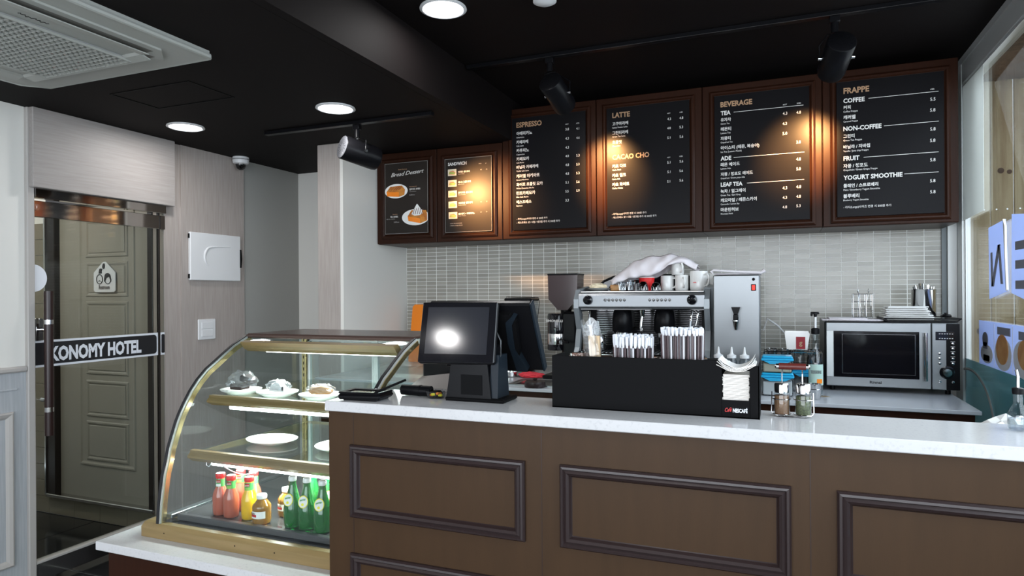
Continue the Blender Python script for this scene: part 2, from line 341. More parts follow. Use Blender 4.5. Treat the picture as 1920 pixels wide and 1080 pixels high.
g.prism([(-.052, .028), (-.022, .03), (-.025, .045), (-.018, .058), (-.03, .063), (-.045, .06), (-.05, .045)], -.009, -.006)
g.prism([(.002, -.005), (.006, .018), (.02, .03), (.04, .031), (.058, .02), (.068, -.015), (.064, -.03), (.058, -.012), (.045, .008), (.02, -.002), (.008, -.03), (.0, -.022)], -.009, -.006)
g.prism([(-.06, -.026), (-.045, -.017), (-.03, -.026), (-.04, -.024), (-.045, -.022), (-.05, -.024)], -.009, -.006)
g.prism([(-.012, .06), (-.018, .075), (-.010, .095), (.004, .097), (.008, .082), (.002, .06)], -.009, -.006)
puttext(g, 'Restroom', (0, -.0075, -.078), (1, 0, 0), (0, 0, 1), .042, 1, center=True, width=.105)
P('sign_print', g, 'sticker_black', sg, fix=False)
# glass entrance door in the left wall plane
dr = T('glass_door', 'frameless glass entrance door with chrome rail and hotel name strip', 'door', (-3.66, 2.70, 0)); dr['label'] = 'glass door with chrome top rail and black and white hotel name strip'
Lx = lambda y: y-2.70
P('glass_leaf', G().box(-.006, .006, Lx(2.30), Lx(3.062), .10, 1.97), 'door_pane', dr)
P('side_glass', G().box(-.006, .006, Lx(3.072), Lx(3.104), .0, 2.06), 'door_pane', dr)
P('top_rail', G().box(-.018, .018, Lx(2.30), Lx(3.062), 1.96, 2.045, .002).box(-.018, .018, Lx(3.072), Lx(3.104), 1.96, 2.045), 'mirror_steel', dr)
P('transom_rail', G().box(-.02, .03, Lx(2.30), Lx(3.105), 2.06, 2.11, .002), 'mirror_steel', dr)
P('bottom_rail', G().box(-.018, .018, Lx(2.30), Lx(3.062), .025, .127, .003), 'chrome', dr)
P('rail_strip', G().box(-.022, .024, Lx(2.30), Lx(3.062), .120, .135, .002), 'trim_grey', dr)
P('edge_profile', G().box(-.008, .01, Lx(3.062), Lx(3.072), 0, 2.06), 'door_frame_dark', dr)
P('lock', G().cyl((.018, Lx(2.31), 2.01), (.026, Lx(2.31), 2.01), .018, 20).box(.026, .028, Lx(2.309), Lx(2.311), 2.003, 2.017), 'chrome', dr)
st = P('name_strip', G().box(.007, .0085, Lx(2.30), Lx(3.055), 1.159, 1.302).box(.007, .0085, Lx(3.074), Lx(3.104), 1.159, 1.302), 'sticker_white', dr)
def rr(y0, y1, z0, z1, r, left=True, n=5):
    p = []
    for cy, cz, a in ((y1-r, z0+r, -PI/2), (y1-r, z1-r, 0)): p += [(cy+r*math.cos(a+PI/2*i/n), cz+r*math.sin(a+PI/2*i/n)) for i in range(n+1)]
    if left: return p + [(y0, z1), (y0, z0)]
    for cy, cz, a in ((y0+r, z1-r, PI/2), (y0+r, z0+r, PI)): p += [(cy+r*math.cos(a+PI/2*i/n), cz+r*math.sin(a+PI/2*i/n)) for i in range(n+1)]
    return p
g = G().prism(rr(Lx(2.30), Lx(3.045), 1.171, 1.290, .02), .0085, .0095, 'x')
g.prism(rr(Lx(3.08), Lx(3.104), 1.171, 1.290, .008, False), .0085, .0095, 'x')
P('black_band', g, 'sticker_black', st)
g = G(); puttext(g, 'KONOMY HOTEL', (.0102, Lx(2.383), 1.190), (0, 1, 0), (0, 0, 1), .104, .045, width=.553); P('lettering', g, 'sticker_white', st, fix=False)
P('round_sticker', G().prism([(Lx(2.300)+.071*math.cos(t_), 1.634+.073*math.sin(t_)) for t_ in [-PI/2+PI*i/20 for i in range(21)]], .0065, .008, 'x'), 'sticker_white', dr)
h = P('pull_handle', G().cyl((.07, Lx(2.338), .80), (.07, Lx(2.338), 1.565), .021, 24), 'handle_brown', dr)
P('handle_ring', G().cyl((.07, Lx(2.338), 1.39), (.07, Lx(2.338), 1.413), .0225, 24).cyl((.07, Lx(2.338), .925), (.07, Lx(2.338), .95), .0225, 24), 'chrome', h)
P('handle_mount', G().cyl((0, Lx(2.345), 1.36), (.07, Lx(2.338), 1.36), .011, 12).cyl((0, Lx(2.345), .985), (.07, Lx(2.338), .985), .011, 12).box(-.01, .012, Lx(2.31), Lx(2.35), 1.30, 1.42, .003), 'chrome', h)
# distribution box, switch, camera on the pier
b = T('distribution_box', 'white rectangular fuse box lid with a curved relief on the beige pier', 'fuse box', (-3.65, 3.51, 1.8))
P('lid', G().box(0, .022, -.222, .222, -.162, .162, .004), 'white_plastic', b)
pts = [(-.02-.10*math.cos(a)+.13*(1-abs(a)/1.5)*0, .04+.075*math.sin(a)) for a in [(-.9+2.3*i/14) for i in range(15)]]
arc = [(.0225, -.02-.085*math.cos(a)+(.19*(a-1.0) if a > 1.0 else 0), .0+.078*math.sin(a)) for a in [-.9+2.6*i/20 for i in range(21)]]
P('relief_arc', G().tube(arc, [.0025+.006*math.sin(PI*i/20) for i in range(21)], 8), 'white_plastic', b)
P('finger_grip', G().prism([(.215, -.065), (.226, -.065), (.233, 0), (.226, .065), (.215, .065)], .004, .026, 'x'), 'black_matte', b)
P('hinge_pin', G().cyl((.012, -.225, -.15), (.012, -.225, -.12), .006, 8).cyl((.012, -.225, .12), (.012, -.225, .15), .006, 8), 'black_matte', b)
s = T('light_switch', 'white square wall switch below the fuse box', 'switch', (-3.65, 3.434, 1.303))
P('plate', G().box(0, .012, -.074, .074, -.07, .07, .004), 'white_plastic', s)
P('rocker', G().box(.01, .016, -.05, .05, .004, .05, .003), 'white_plastic', s); P('rocker', G().box(.01, .016, -.05, .05, -.05, -.002, .003), 'white_plastic', s)
c = T('dome_camera', 'small white dome security camera under the dark ceiling', 'camera', (-3.59, 3.70, 2.53))
P('housing', G().lathe([(.055, 0), (.058, -.02), (.052, -.045), (.036, -.052)], 28), 'white_plastic', c)
P('dome', G().lathe([(.037, -.05), (.035, -.066), (.026, -.082), (.012, -.09), (.001, -.092)], 24, cap=False), 'dome_pane', c)
P('lens', G().cyl((.0, 0, -.055), (.015, -.012, -.076), .014, 14), 'black_gloss', c)
P('seam', G().lathe([(.0585, -.017), (.0588, -.021)], 28, cap=False), 'black_matte', c)
# ------------------------------------------------------------ ceiling fittings
a = T('ceiling_air_conditioner', 'large square off-white cassette air conditioner set in the dark ceiling', 'air conditioner', (-2.665, 1.515, 2.53))
ch_ = [(-.53+.08, .53), (.53-.01, .53), (.53, .52), (.53, -.45), (.45, -.53), (-.45, -.53), (-.53, -.45), (-.53, .45)]
g = G().prism(ch_, -.03, 0, 'z'); P('panel', g, 'ac_plastic', a)
P('panel_edge', G().tube([(x, y, -.022) for x, y in ch_], .011, 8, True), 'ac_plastic', a)
oct_ = lambda r, c: [(-r+c, r), (r-c, r), (r, r-c), (r, -r+c), (r-c, -r), (-r+c, -r), (-r, -r+c), (-r, r-c)]
P('inner_panel', G().prism(oct_(.44, .07), -.038, -.028, 'z'), 'ac_plastic', a)
gr = P('intake_grille', G().box(-.26, .26, -.39, .39, -.044, -.037, .002).box(-.255, .255, -.385, .385, -.045, -.040), 'ac_dark', a)
g = G()
for i in range(20): x = -.25+i*.0263; g.box(x-.003, x+.003, -.38, .38, -.052, -.044)
for j in range(30): y = -.38+j*.0262; g.box(-.25, .25, y-.003, y+.003, -.052, -.044)
P('grille_bars', g, 'ac_plastic', gr, kind='stuff')
g = G(); g.box(-.255, .255, -.385, -.38, -.053, -.04).box(-.255, .255, .38, .385, -.053, -.04).box(-.26, -.252, -.385, .385, -.053, -.04).box(.252, .258, -.385, .385, -.053, -.04); P('grille_rim', g, 'ac_plastic', gr)
for k in range(4):
    R4 = Matrix.Rotation(k*PI/2, 4, 'Z')
    P('air_slot', G().box(.345, .408, -.36, .36, -.0385, -.0375, 0, R4), 'ac_slot', a)
    P('louvre', G().prism([(.34, -.0385), (.352, -.046), (.395, -.053), (.398, -.050), (.36, -.0385)], -.35, .35, 'y', R4), 'ac_plastic', a)
P('badge', G().tube([(.30+.006*math.sin(i*1.9)+.003*math.sin(i*.7), -.02-.05+i*.005, -.0385) for i in range(21)], .0012, 5), 'black_matte', a)
def downlight(loc, lab, r=.102, e=5):
    t = T('downlight', lab, 'ceiling light', loc, 0, 'round recessed downlights')
    P('trim_ring', G().lathe([(r, 0), (r+.002, -.006), (r-.01, -.010), (r-.016, -.006)], 40, cap=False), 'white_plastic', t)
    P('diffuser', G().lathe([(r-.015, -.0065), (r-.04, -.010), (.001, -.0115)], 40, cap=False), 'downlight_disc', t)
    light('downlight_lamp', 'AREA', (loc[0], loc[1], loc[2]-.02), (loc[0], loc[1], 0), e, (1, .97, .95), shape='DISK', size=.12)
downlight((-3.222, 2.892, 2.53), 'round white downlight in the ceiling, nearest the glass door')
downlight((-2.176, 2.915, 2.53), 'round white downlight directly beside the short black light track')
downlight((-1.364, 2.60, 2.80), 'bright round downlight in the higher ceiling above the counter')
downlight((-.5, .6, 2.80), 'round downlight over the customer side of the counter')
bpy.data.objects['downlight.003']['label'] = 'round downlight in the higher ceiling over the customer side'
downlight((-2.6, .2, 2.53), 'round downlight behind the cassette air conditioner')
downlight((-1.49, -1.06, 2.80), 'round downlight in the higher ceiling near the shop front')
sd = tag(P('smoke_detector', G().lathe([(.05, 0), (.05, -.02), (.03, -.03), (.001, -.032)], 28), 'white_plastic'), 'plain white round detector on the ceiling at the top edge', 'detector'); sd.location = (-.915, 2.672, 2.80)
def track(loc, ln, lab):
    t = T('light_track', lab, 'light track', loc)
    P('rail', G().box(0, ln, -.018, .018, -.022, 0, .002), 'black_plastic', t); P('slot_edge', G().box(0.01, ln-.01, -.0185, -.0175, -.022, -.020), 'chrome', t)
track((-2.89, 3.185, 2.53), 1.15, 'short black light track on the lower ceiling')
track((-1.59, 3.315, 2.80), 2.56, 'long black light track on the higher ceiling over the counter')
def spot(base, c, aim, lab, L=.2, r=.062, e=60, size=.8, disc=False):
    t = T('track_spotlight', lab, 'spotlight', base, 0, 'black cylinder spotlights')
    base, c, aim = Vector(base), Vector(c), Vector(aim); d = (aim-c).normalized(); p = c-base
    P('adapter', G().box(-.022, .022, -.016, .016, -.03, 0, .003).cyl((0, 0, -.03), (0, 0, -.075), .016, 14), 'black_plastic', t)
    side = d.cross(Vector((0, 0, 1))).normalized(); top = Vector((0, 0, -.075))
    for k in (-1, 1): pass
    yk = [p+side*(r+.008), p+side*(r+.01)+Vector((0, 0, r*.9)), top+side*.03+Vector((0, 0, -.005)), top-side*.03+Vector((0, 0, -.005)), p-side*(r+.01)+Vector((0, 0, r*.9)), p-side*(r+.008)]
    P('yoke', G().tube(yk, .0035, 8), 'chrome' if disc else 'black_plastic', t)
    P('pivot_knob', G().cyl(p+side*(r-.002), p+side*(r+.016), .009, 12).cyl(p-side*(r-.002), p-side*(r+.016), .009, 12), 'chrome', t)
    bd = P('lamp_housing', G().lathe([(r-.003, 0), (r, .004), (r, L-.02), (r*.93, L), (r*.86, L), (r*.82, L-.04)], 32, p-d*L*.5, d), 'black_plastic', t)
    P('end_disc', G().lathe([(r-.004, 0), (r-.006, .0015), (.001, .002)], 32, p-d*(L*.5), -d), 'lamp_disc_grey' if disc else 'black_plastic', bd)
    q = (-d).to_track_quat('Z', 'Y'); hl = G()
    for rr_ in (.022, .032, .042):
        for i in range(14):
            a_ = 2*PI*i/14; v = p-d*(L*.5+.0025) + q @ Vector((rr_*math.cos(a_), rr_*math.sin(a_), 0)); hl.cyl(v, v-d*.001, .0018, 5)
    P('vent_holes', hl, 'black_matte', bd, kind='stuff')
    P('bulb', G().lathe([(r*.8, 0), (r*.5, -.02), (.001, -.03)], 20, p+d*(L*.5-.035), d, cap=False), 'warm_bulb', bd)
    light('spot_lamp', 'SPOT', c+d*(L*.5+.005), aim, e, (1, .50, .18), spot_size=size, spot_blend=1.0, shadow_soft_size=.03)
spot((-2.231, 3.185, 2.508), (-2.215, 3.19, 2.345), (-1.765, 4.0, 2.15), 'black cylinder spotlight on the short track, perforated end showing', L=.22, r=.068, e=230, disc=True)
spot((-1.11, 3.315, 2.778), (-1.075, 3.345, 2.59), (-.955, 4.0, 2.26), 'black cylinder spotlight in front of the espresso and latte boards', e=260)
spot((.245, 3.315, 2.778), (.252, 3.345, 2.60), (.12, 4.0, 2.30), 'black cylinder spotlight in front of the beverage and frappe boards', e=290)
# ------------------------------------------------------------ window beside the back counter
wn_ = S('window_1', G().box(.932, .972, 4.255, 4.40, 0, 2.80).box(.945, .957, 4.24, 4.256, 1.0, 2.72), 'frame_alu')
P('window_frame', G().box(.935, .985, -1.0, 4.4, 2.66, 2.765, .003).box(.93, .99, -1.0, 4.4, 2.765, 2.80).box(.935, .985, -1.0, 4.4, 2.64, 2.648), 'frame_alu', wn_)
P('corner_post', G().box(.886, .932, 4.36, 4.41, 1.0, 2.60, .002), 'frame_alu', wn_)
P('glass_pane', G().box(.948, .955, .4, 4.25, .62, 2.66), 'clear_pane', wn_)
P('frosted_strip', G().box(.942, .946, .4, 4.25, .62, 1.17), 'frost_film', wn_)
e = G(); e.tube([(.94, 4.2-.55*math.cos(a), .98+.155*math.sin(a)) for a in [PI*i/24 for i in range(13)]], .006, 6)
P('strip_emblem_arc', G().tube([(.9405, 4.14-.42*math.sin(a), .86+.26*math.cos(a)) for a in [-.4+2*i/20 for i in range(21)]], .007, 6), 'pale_ink', wn_)
P('window_sill', G().box(.93, .99, .4, 4.25, .58, .62), 'frame_alu', wn_)
pa = T('glass_poster', 'white window sheet lettered N, taped to the glass', 'poster', (.94, 3.66, 1.68)); pa.rotation_euler = (0, 0, 0)
P('sheet', G().prism([(.125, .155), (.118, -.185), (-.165, -.145), (-.130, .173)], -.004, -.002, 'x'), 'poster_blue', pa)
P('curled_edge', G().prism([(-.130, .173), (-.165, -.145), (-.176, -.14), (-.156, .02), (-.155, .14)], -.014, -.006, 'x'), 'paper', pa)
lt = lambda pts, t=.0: G().prism(pts, -.0065, -.0042, 'x')
g = G().prism([(.085, .035), (.060, .035), (.045, -.125), (.075, -.125)], -.0065, -.0042, 'x').prism([(.075, -.125), (.04, -.125), (-.06, .065), (-.025, .065)], -.0065, -.0042, 'x').prism([(-.025, .065), (-.055, .065), (-.095, -.115), (-.065, -.115)], -.0065, -.0042, 'x')
P('letter_mark', g, 'poster_grey', pa)
pe = T('glass_poster', 'white window sheet lettered E, taped to the glass', 'poster', (.94, 3.28, 1.69))
P('sheet', G().prism([(.165, .175), (.175, -.165), (-.17, -.22), (-.175, .14)], -.004, -.002, 'x'), 'poster_blue', pe)
g = G()
for z in (.035, -.045, -.13): g.box(-.0065, -.0042, -.09, .115, z-.018, z+.018)
g.box(-.0065, -.0042, -.13, -.09, -.148, .053); P('letter_mark', g, 'poster_grey', pe)
pc = T('picture_poster', 'pale strip of dessert pictures stuck low on the window glass', 'poster', (.94, 3.3, 1.28))
P('sheet', G().box(-.004, -.002, -.75, .655, -.108, .108), 'poster_blue', pc)
g = G(); g.box(-.006, -.004, .40, .402, -.1, .1).box(-.006, -.004, .14, .142, -.1, .1); P('panel_lines', g, 'sticker_white', pc)
def disc(g, cy, cz, ry, rz, x0=-.0065, x1=-.0042, n=24): g.prism([(cy+ry*math.cos(2*PI*i/n), cz+rz*math.sin(2*PI*i/n)) for i in range(n)], x0, x1, 'x'); return g
for q_ in ((.27, -.03, .12, .075), (0, -.03, .13, .08), (.52, -.05, .1, .045), (-.3, -.03, .13, .08)): P('plate_picture', disc(G(), *q_), 'sticker_white', pc)
for cy_, rz_ in ((.275, .068), (-.02, .062), (-.3, .06)): P('waffle_picture', disc(G(), cy_, -.01, .085, rz_, -.0085, -.0066), 'bread', pc)
g = disc(G(), .535, .02, .045, .035, -.0085, -.0066); g.prism([(.50, -.025), (.57, -.025), (.575, .005), (.495, .005)], -.0085, -.0066, 'x'); P('cupcake_picture', g, 'poster_grey', pc)
for q_ in ((.17, .35, .055, .09), (-.1, .06, .05, .085), (.47, .57, -.085, -.055)): P('caption_block', G().box(-.0065, -.0042, *q_), 'poster_grey', pc)
pt = T('tall_white_poster', 'tall translucent white sheet hanging on the glass beside the menu board', 'poster', (.94, 4.06, 2.3))
P('sheet', G().prism([(.188, -.385), (-.20, -.372), (-.20, .38), (.188, .38)], -.004, -.002, 'x'), 'poster_white' if 'poster_white' in M else 'paper', pt)
# timber screen outside
fe = T('timber_screen', 'vertical board timber screen outside the window', 'fence', (1.1, 4.95, 0))
xs = [-.10, .137, .258, .43, .61, .80, 1.0, 1.2, 1.4, 1.6, 1.8]
for i in range(len(xs)-1):
    bd = P('plank', G().box(xs[i]+.003, xs[i+1]-.003, 0, .025+.004*(i % 2), -.0, 3.0, .003), 'fence_wood', fe)
    g = G()
    for z in (.5, 1.25, 2.04, 2.84):
        for x in (xs[i]+.03, xs[i+1]-.035): g.cyl((x, -.002, z), (x, .001, z), .005, 8)
    P('screw_head', g, 'chrome', bd, kind='stuff')
P('knot', disc(G(), 0, 0, .03, .02).mesh('knot') if False else G().lathe([(.018, 0), (.012, -.0015), (.001, -.002)], 14, (.19, -.001, 2.28), (0, 1, 0)).lathe([(.014, 0), (.009, -.0015), (.001, -.002)], 14, (.235, -.001, 2.27), (0, 1, 0)).lathe([(.022, 0), (.012, -.0015), (.001, -.002)], 14, (.08, -.001, 1.28), (0, 1, 0)), 'knot', fe)
P('top_beam', G().box(-.1, .34, -1.2, .0, 2.84, 2.93, .004), 'fence_dark', fe)
S('ground', G().box(.99, 8, -6, 9, -.15, -.05), 'ground')
fs = T('timber_side_screen', 'darker timber boards closing the yard outside, behind the lettered sheets', 'fence', (3.1, 4.9, 0))
for i in range(8): P('plank', G().box(-.02, .02, -.3-i*.45+.003, -.3-i*.45+.447, 0, 2.3), 'fence_wood', fs)
MENU_TEXT = """
0|ESPRESSO|-1.562|2.607|0.0330|g|2
0|아메리카노|-1.562|2.558|0.0220|w|1
0|Americano|-1.562|2.538|0.0100|s|0
0|카페라떼|-1.563|2.503|0.0210|w|1
0|Cafe Latte|-1.563|2.483|0.0100|s|0
0|카푸치노|-1.563|2.448|0.0220|w|1
0|Cappuccino|-1.563|2.428|0.0100|s|0
0|카페모카|-1.563|2.394|0.0220|w|1
0|Cafe Mocha|-1.563|2.375|0.0090|s|0
0|바닐라 카페라떼|-1.564|2.341|0.0210|w|1
0|Vanilla Cafe Latte|-1.564|2.321|0.0100|s|0
0|캐러멜 마끼아또|-1.564|2.283|0.0220|w|1
0|Caramel Macchiato|-1.564|2.264|0.0090|s|0
0|화이트 초콜릿 모카|-1.564|2.229|0.0210|w|1
0|White Chocolate Mocha|-1.565|2.209|0.0100|s|0
0|민트카페모카|-1.565|2.173|0.0220|w|1
0|Mint Cafe Mocha|-1.565|2.153|0.0100|s|0
0|에스프레소|-1.565|2.117|0.0210|w|1
0|Espresso|-1.565|2.097|0.0100|s|0
0|HOT|-1.231|2.592|0.0080|s|0
0|ICED|-1.161|2.591|0.0080|s|0
0|3.8|-1.231|2.557|0.0160|w|0
0|4.1|-1.161|2.555|0.0150|w|0
0|4.3|-1.232|2.499|0.0160|w|0
0|4.6|-1.161|2.497|0.0150|w|0
0|4.3|-1.232|2.442|0.0160|w|0
0|4.8|-1.232|2.389|0.0150|w|0
0|5.3|-1.162|2.387|0.0160|w|0
0|4.8|-1.233|2.333|0.0160|w|0
0|5.3|-1.162|2.332|0.0150|w|0
0|4.8|-1.233|2.278|0.0160|w|0
0|5.3|-1.163|2.277|0.0160|w|0
0|5.1|-1.233|2.223|0.0160|w|0
0|5.6|-1.163|2.223|0.0150|w|0
0|5.5|-1.234|2.168|0.0150|w|0
0|5.9|-1.163|2.168|0.0150|w|0
0|3.3|-1.234|2.111|0.0160|w|0
0|- 라지(Large)사이즈 변경 시 500원 추가|-1.564|2.011|0.0120|s|0
0|- 에스프레소 샷 / 시럽 / 생크림 추가 시 500원 추가|-1.564|1.987|0.0130|s|0
1|LATTE|-0.932|2.604|0.0310|g|2
1|고구마라떼|-0.932|2.558|0.0200|w|1
1|Sweet Potato Latte|-0.933|2.539|0.0100|s|0
1|그린티라떼|-0.933|2.503|0.0200|w|1
1|Green Tea Latte|-0.933|2.484|0.0100|s|0
1|초콜릿|-0.933|2.446|0.0200|w|1
1|Chocolate|-0.933|2.427|0.0100|s|0
1|카쵸 다크|-0.934|2.300|0.0200|w|1
1|Cacho Dark|-0.934|2.281|0.0090|s|0
1|카쵸 밀크|-0.935|2.244|0.0200|w|1
1|Cacho Milk|-0.935|2.225|0.0090|s|0
1|카쵸 화이트|-0.935|2.188|0.0200|w|1
1|Cacho White|-0.935|2.169|0.0100|s|0
1|CACAO CHO|-0.934|2.349|0.0300|g|2
1|HOT|-0.601|2.593|0.0070|s|0
1|ICED|-0.530|2.592|0.0070|s|0
1|HOT|-0.603|2.332|0.0070|s|0
1|ICED|-0.532|2.333|0.0070|s|0
1|4.3|-0.601|2.556|0.0150|w|0
1|4.8|-0.531|2.555|0.0150|w|0
1|4.8|-0.602|2.502|0.0140|w|0
1|5.3|-0.531|2.501|0.0150|w|0
1|5.1|-0.602|2.445|0.0150|w|0
1|5.6|-0.531|2.445|0.0150|w|0
1|5.1|-0.603|2.299|0.0150|w|0
1|5.6|-0.532|2.300|0.0150|w|0
1|5.1|-0.603|2.243|0.0150|w|0
1|5.6|-0.533|2.245|0.0140|w|0
1|5.1|-0.604|2.187|0.0140|w|0
1|5.6|-0.533|2.188|0.0150|w|0
1|- 라지(Large)사이즈 변경 시 500원 추가|-0.938|2.012|0.0120|s|0
1|- 에스프레소 샷 / 시럽 / 생크림 추가 시 500원 추가|-0.938|1.990|0.0120|s|0
2|BEVERAGE|-0.300|2.600|0.0300|g|2
2|HOT|0.033|2.573|0.0080|s|0
2|ICED|0.104|2.573|0.0080|s|0
2|TEA|-0.299|2.553|0.0240|w|2
2|ADE|-0.301|2.293|0.0240|w|2
2|LEAF TEA|-0.301|2.143|0.0230|w|2
2|유자차|-0.299|2.518|0.0190|w|1
2|Citron Tea|-0.299|2.499|0.0090|s|0
2|레몬티|-0.299|2.464|0.0200|w|1
2|Lemon Tea|-0.300|2.445|0.0100|s|0
2|자몽티|-0.300|2.411|0.0190|w|1
2|Grapefruit Tea|-0.300|2.392|0.0090|s|0
2|아이스티 (레몬, 복숭아)|-0.300|2.356|0.0200|w|1
2|Ice Tea (Lemon, Peach)|-0.300|2.337|0.0100|s|0
2|레몬 에이드|-0.301|2.260|0.0200|w|1
2|Lemon Ade|-0.301|2.241|0.0100|s|0
2|자몽 / 청포도 에이드|-0.301|2.205|0.0190|w|1
2|Grapefruit / Green grape Ade|-0.301|2.186|0.0090|s|0
2|녹차 / 얼그레이|-0.302|2.107|0.0200|w|1
2|Green Tea / Earl Grey|-0.302|2.088|0.0100|s|0
2|캐모마일 / 레몬스카이|-0.302|2.055|0.0200|w|1
2|Camomile / Lemon Sky|-0.302|2.037|0.0090|s|0
2|마운틴허브|-0.302|2.001|0.0200|w|1
2|Mountain Herb|-0.302|1.982|0.0090|s|0
2|4.3|0.031|2.520|0.0170|w|0
2|4.8|0.101|2.519|0.0160|w|0
2|4.3|0.030|2.464|0.0160|w|0
2|5.0|0.030|2.409|0.0170|w|0
2|3.8|0.100|2.355|0.0160|w|0
2|4.8|0.099|2.261|0.0160|w|0
2|5.0|0.099|2.207|0.0160|w|0
2|4.3|0.028|2.106|0.0170|w|0
2|4.8|0.098|2.108|0.0170|w|0
2|4.3|0.028|2.053|0.0160|w|0
2|4.8|0.098|2.055|0.0160|w|0
2|4.8|0.027|2.000|0.0160|w|0
2|5.3|0.098|2.003|0.0160|w|0
3|FRAPPE|0.335|2.602|0.0310|g|2
3|ICED|0.738|2.574|0.0070|s|0
3|COFFEE|0.334|2.552|0.0240|w|2
3|NON-COFFEE|0.333|2.401|0.0240|w|2
3|FRUIT|0.333|2.241|0.0240|w|2
3|YOGURT SMOOTHIE|0.332|2.137|0.0240|w|2
3|커피|0.334|2.519|0.0190|w|1
3|Coffee Frappe|0.334|2.500|0.0100|s|0
3|캐러멜|0.334|2.465|0.0200|w|1
3|Caramel Frappe|0.334|2.447|0.0090|s|0
3|그린티|0.333|2.364|0.0190|w|1
3|Green Tea Frappe|0.333|2.345|0.0100|s|0
3|바닐라 / 자바칩|0.333|2.306|0.0190|w|1
3|Vanilla / Java chip Frappe|0.333|2.287|0.0100|s|0
3|자몽 / 청포도|0.332|2.203|0.0200|w|1
3|Grapefruit / Green Grape Frappe|0.332|2.185|0.0100|s|0
3|플레인 / 스트로베리|0.332|2.097|0.0190|w|1
3|Plain / Strawberry Yogurt Smoothie|0.332|2.078|0.0100|s|0
3|블루베리|0.331|2.041|0.0200|w|1
3|Blueberry Yogurt Smoothie|0.331|2.023|0.0090|s|0
3|5.5|0.737|2.518|0.0170|w|0
3|5.8|0.736|2.462|0.0170|w|0
3|5.8|0.736|2.364|0.0170|w|0
3|5.8|0.735|2.305|0.0170|w|0
3|5.8|0.735|2.205|0.0170|w|0
3|5.8|0.734|2.097|0.0170|w|0
3|5.8|0.734|2.040|0.0170|w|0
3|- 라지(Large)사이즈 변경 시 500원 추가|0.331|1.984|0.0130|s|0
4|Sweet Harmony|-2.449|2.399|0.0090|g|0
4|Bread Dessert|-2.507|2.354|0.0280|w|3
4|갈릭치즈 브레드|-2.360|2.255|0.0120|w|1
4|Garlic cheese bread|-2.360|2.276|0.0060|g|0
4|바삭한 빵 위에 갈릭치즈|-2.360|2.241|0.0050|s|0
4|5,500won|-2.360|2.217|0.0090|s|0
4|허니 브레드|-2.514|2.070|0.0120|w|1
4|달콤한 꿀과 생크림을 얹은|-2.546|2.058|0.0060|s|0
4|5,000won|-2.486|2.034|0.0090|s|0
4|Honey bread|-2.495|2.090|0.0060|g|0
5|SANDWICH|-2.060|2.399|0.0210|w|2
5|SINGLE|-1.831|2.394|0.0050|s|0
5|SET|-1.784|2.393|0.0050|s|0
5|바게트 샌드위치|-1.983|2.347|0.0120|w|1
5|Baguette Sandwich|-1.983|2.336|0.0050|s|0
5|파니니 샌드위치|-1.983|2.278|0.0130|w|1
5|Panini Sandwich|-1.983|2.267|0.0060|s|0
5|포카치아 샌드위치|-1.984|2.207|0.0130|w|1
5|Focaccia Sandwich|-1.984|2.196|0.0060|s|0
5|크로와상 샌드위치|-1.984|2.138|0.0130|w|1
5|Croissant Sandwich|-1.984|2.127|0.0060|s|0
5|샌드위치 + 아메리카노|-1.985|2.066|0.0120|w|1
5|Sandwich + Americano|-1.985|2.055|0.0050|s|0
5|6.5|-1.820|2.353|0.0070|s|0
5|7.5|-1.780|2.352|0.0070|s|0
5|6.5|-1.821|2.140|0.0070|s|0
5|7.5|-1.781|2.140|0.0070|s|0
5|6.5|-1.822|2.072|0.0070|s|0
5|7.5|-1.782|2.072|0.0070|s|0
5|- 샌드위치 주문시 음료 500원 할인|-2.049|2.006|0.0060|s|0
5|- 아메리카노 외 음료 차액 추가|-2.049|1.991|0.0070|s|0
"""
# ============================================================ MENU CABINETS
PANELS = [(-1.593, -1.102, 1.944, 2.668), (-.968, -.475, 1.944, 2.664), (-.334, .166, 1.934, 2.666), (.301, .798, 1.938, 2.666), (-2.561, -2.214, 1.954, 2.452), (-2.087, -1.737, 1.946, 2.446)]
EDGES = [(-1.669, -1.040, 2.735), (-1.038, -.405, 2.735), (-.403, .230, 2.735), (.232, .865, 2.735), (-2.634, -2.157, 2.527), (-2.155, -1.671, 2.527)]
MLAB = ['brown menu cabinet whose board is headed ESPRESSO', 'brown menu cabinet whose board is headed LATTE and CACAO CHO', 'brown menu cabinet whose board is headed BEVERAGE', 'brown menu cabinet whose board is headed FRAPPE', 'small brown menu cabinet with the Bread Dessert picture board', 'small brown menu cabinet whose board is headed SANDWICH']
cabs = []; LET = [dict(g=G(), w=G(), s=G()) for _ in range(6)]
for ln in MENU_TEXT.strip().split('\n'):
    b, s, x, z, h, c, wt = ln.split('|'); b = int(b); wt = int(wt); h = float(h)
    kor = any(ord(q) > 0x3000 for q in s)
    size = h/(.86 if kor else .73)
    xs = {0: .88, 1: .95, 2: .90, 3: .95}[wt] if not kor else .93
    if wt == 3: puttext(LET[b][c], s, (float(x), 3.9775, float(z)), (1, 0, .06), (0, 0, 1), size*1.0, .001, .35, .9, width=.262)
    else: puttext(LET[b][c], s, (float(x), 3.9775, float(z)), (1, 0, 0), (0, 0, 1), size, {0: .006, 1: .022, 2: .032}[wt], xs=xs)
MENU_LINES = [(2, -.228, .137, 2.564), (2, -.23, .14, 2.305), (2, -.159, .138, 2.154), (3, .454, .774, 2.564), (3, .526, .774, 2.41), (3, .429, .773, 2.252), (3, .618, .772, 2.149)]
for b, x0, x1, z in MENU_LINES: LET[b]['s'].add([(x0, 3.9775, z-.0012), (x1, 3.9775, z-.0012), (x1, 3.9775, z+.0012), (x0, 3.9775, z+.0012)], [(0, 1, 2, 3)])
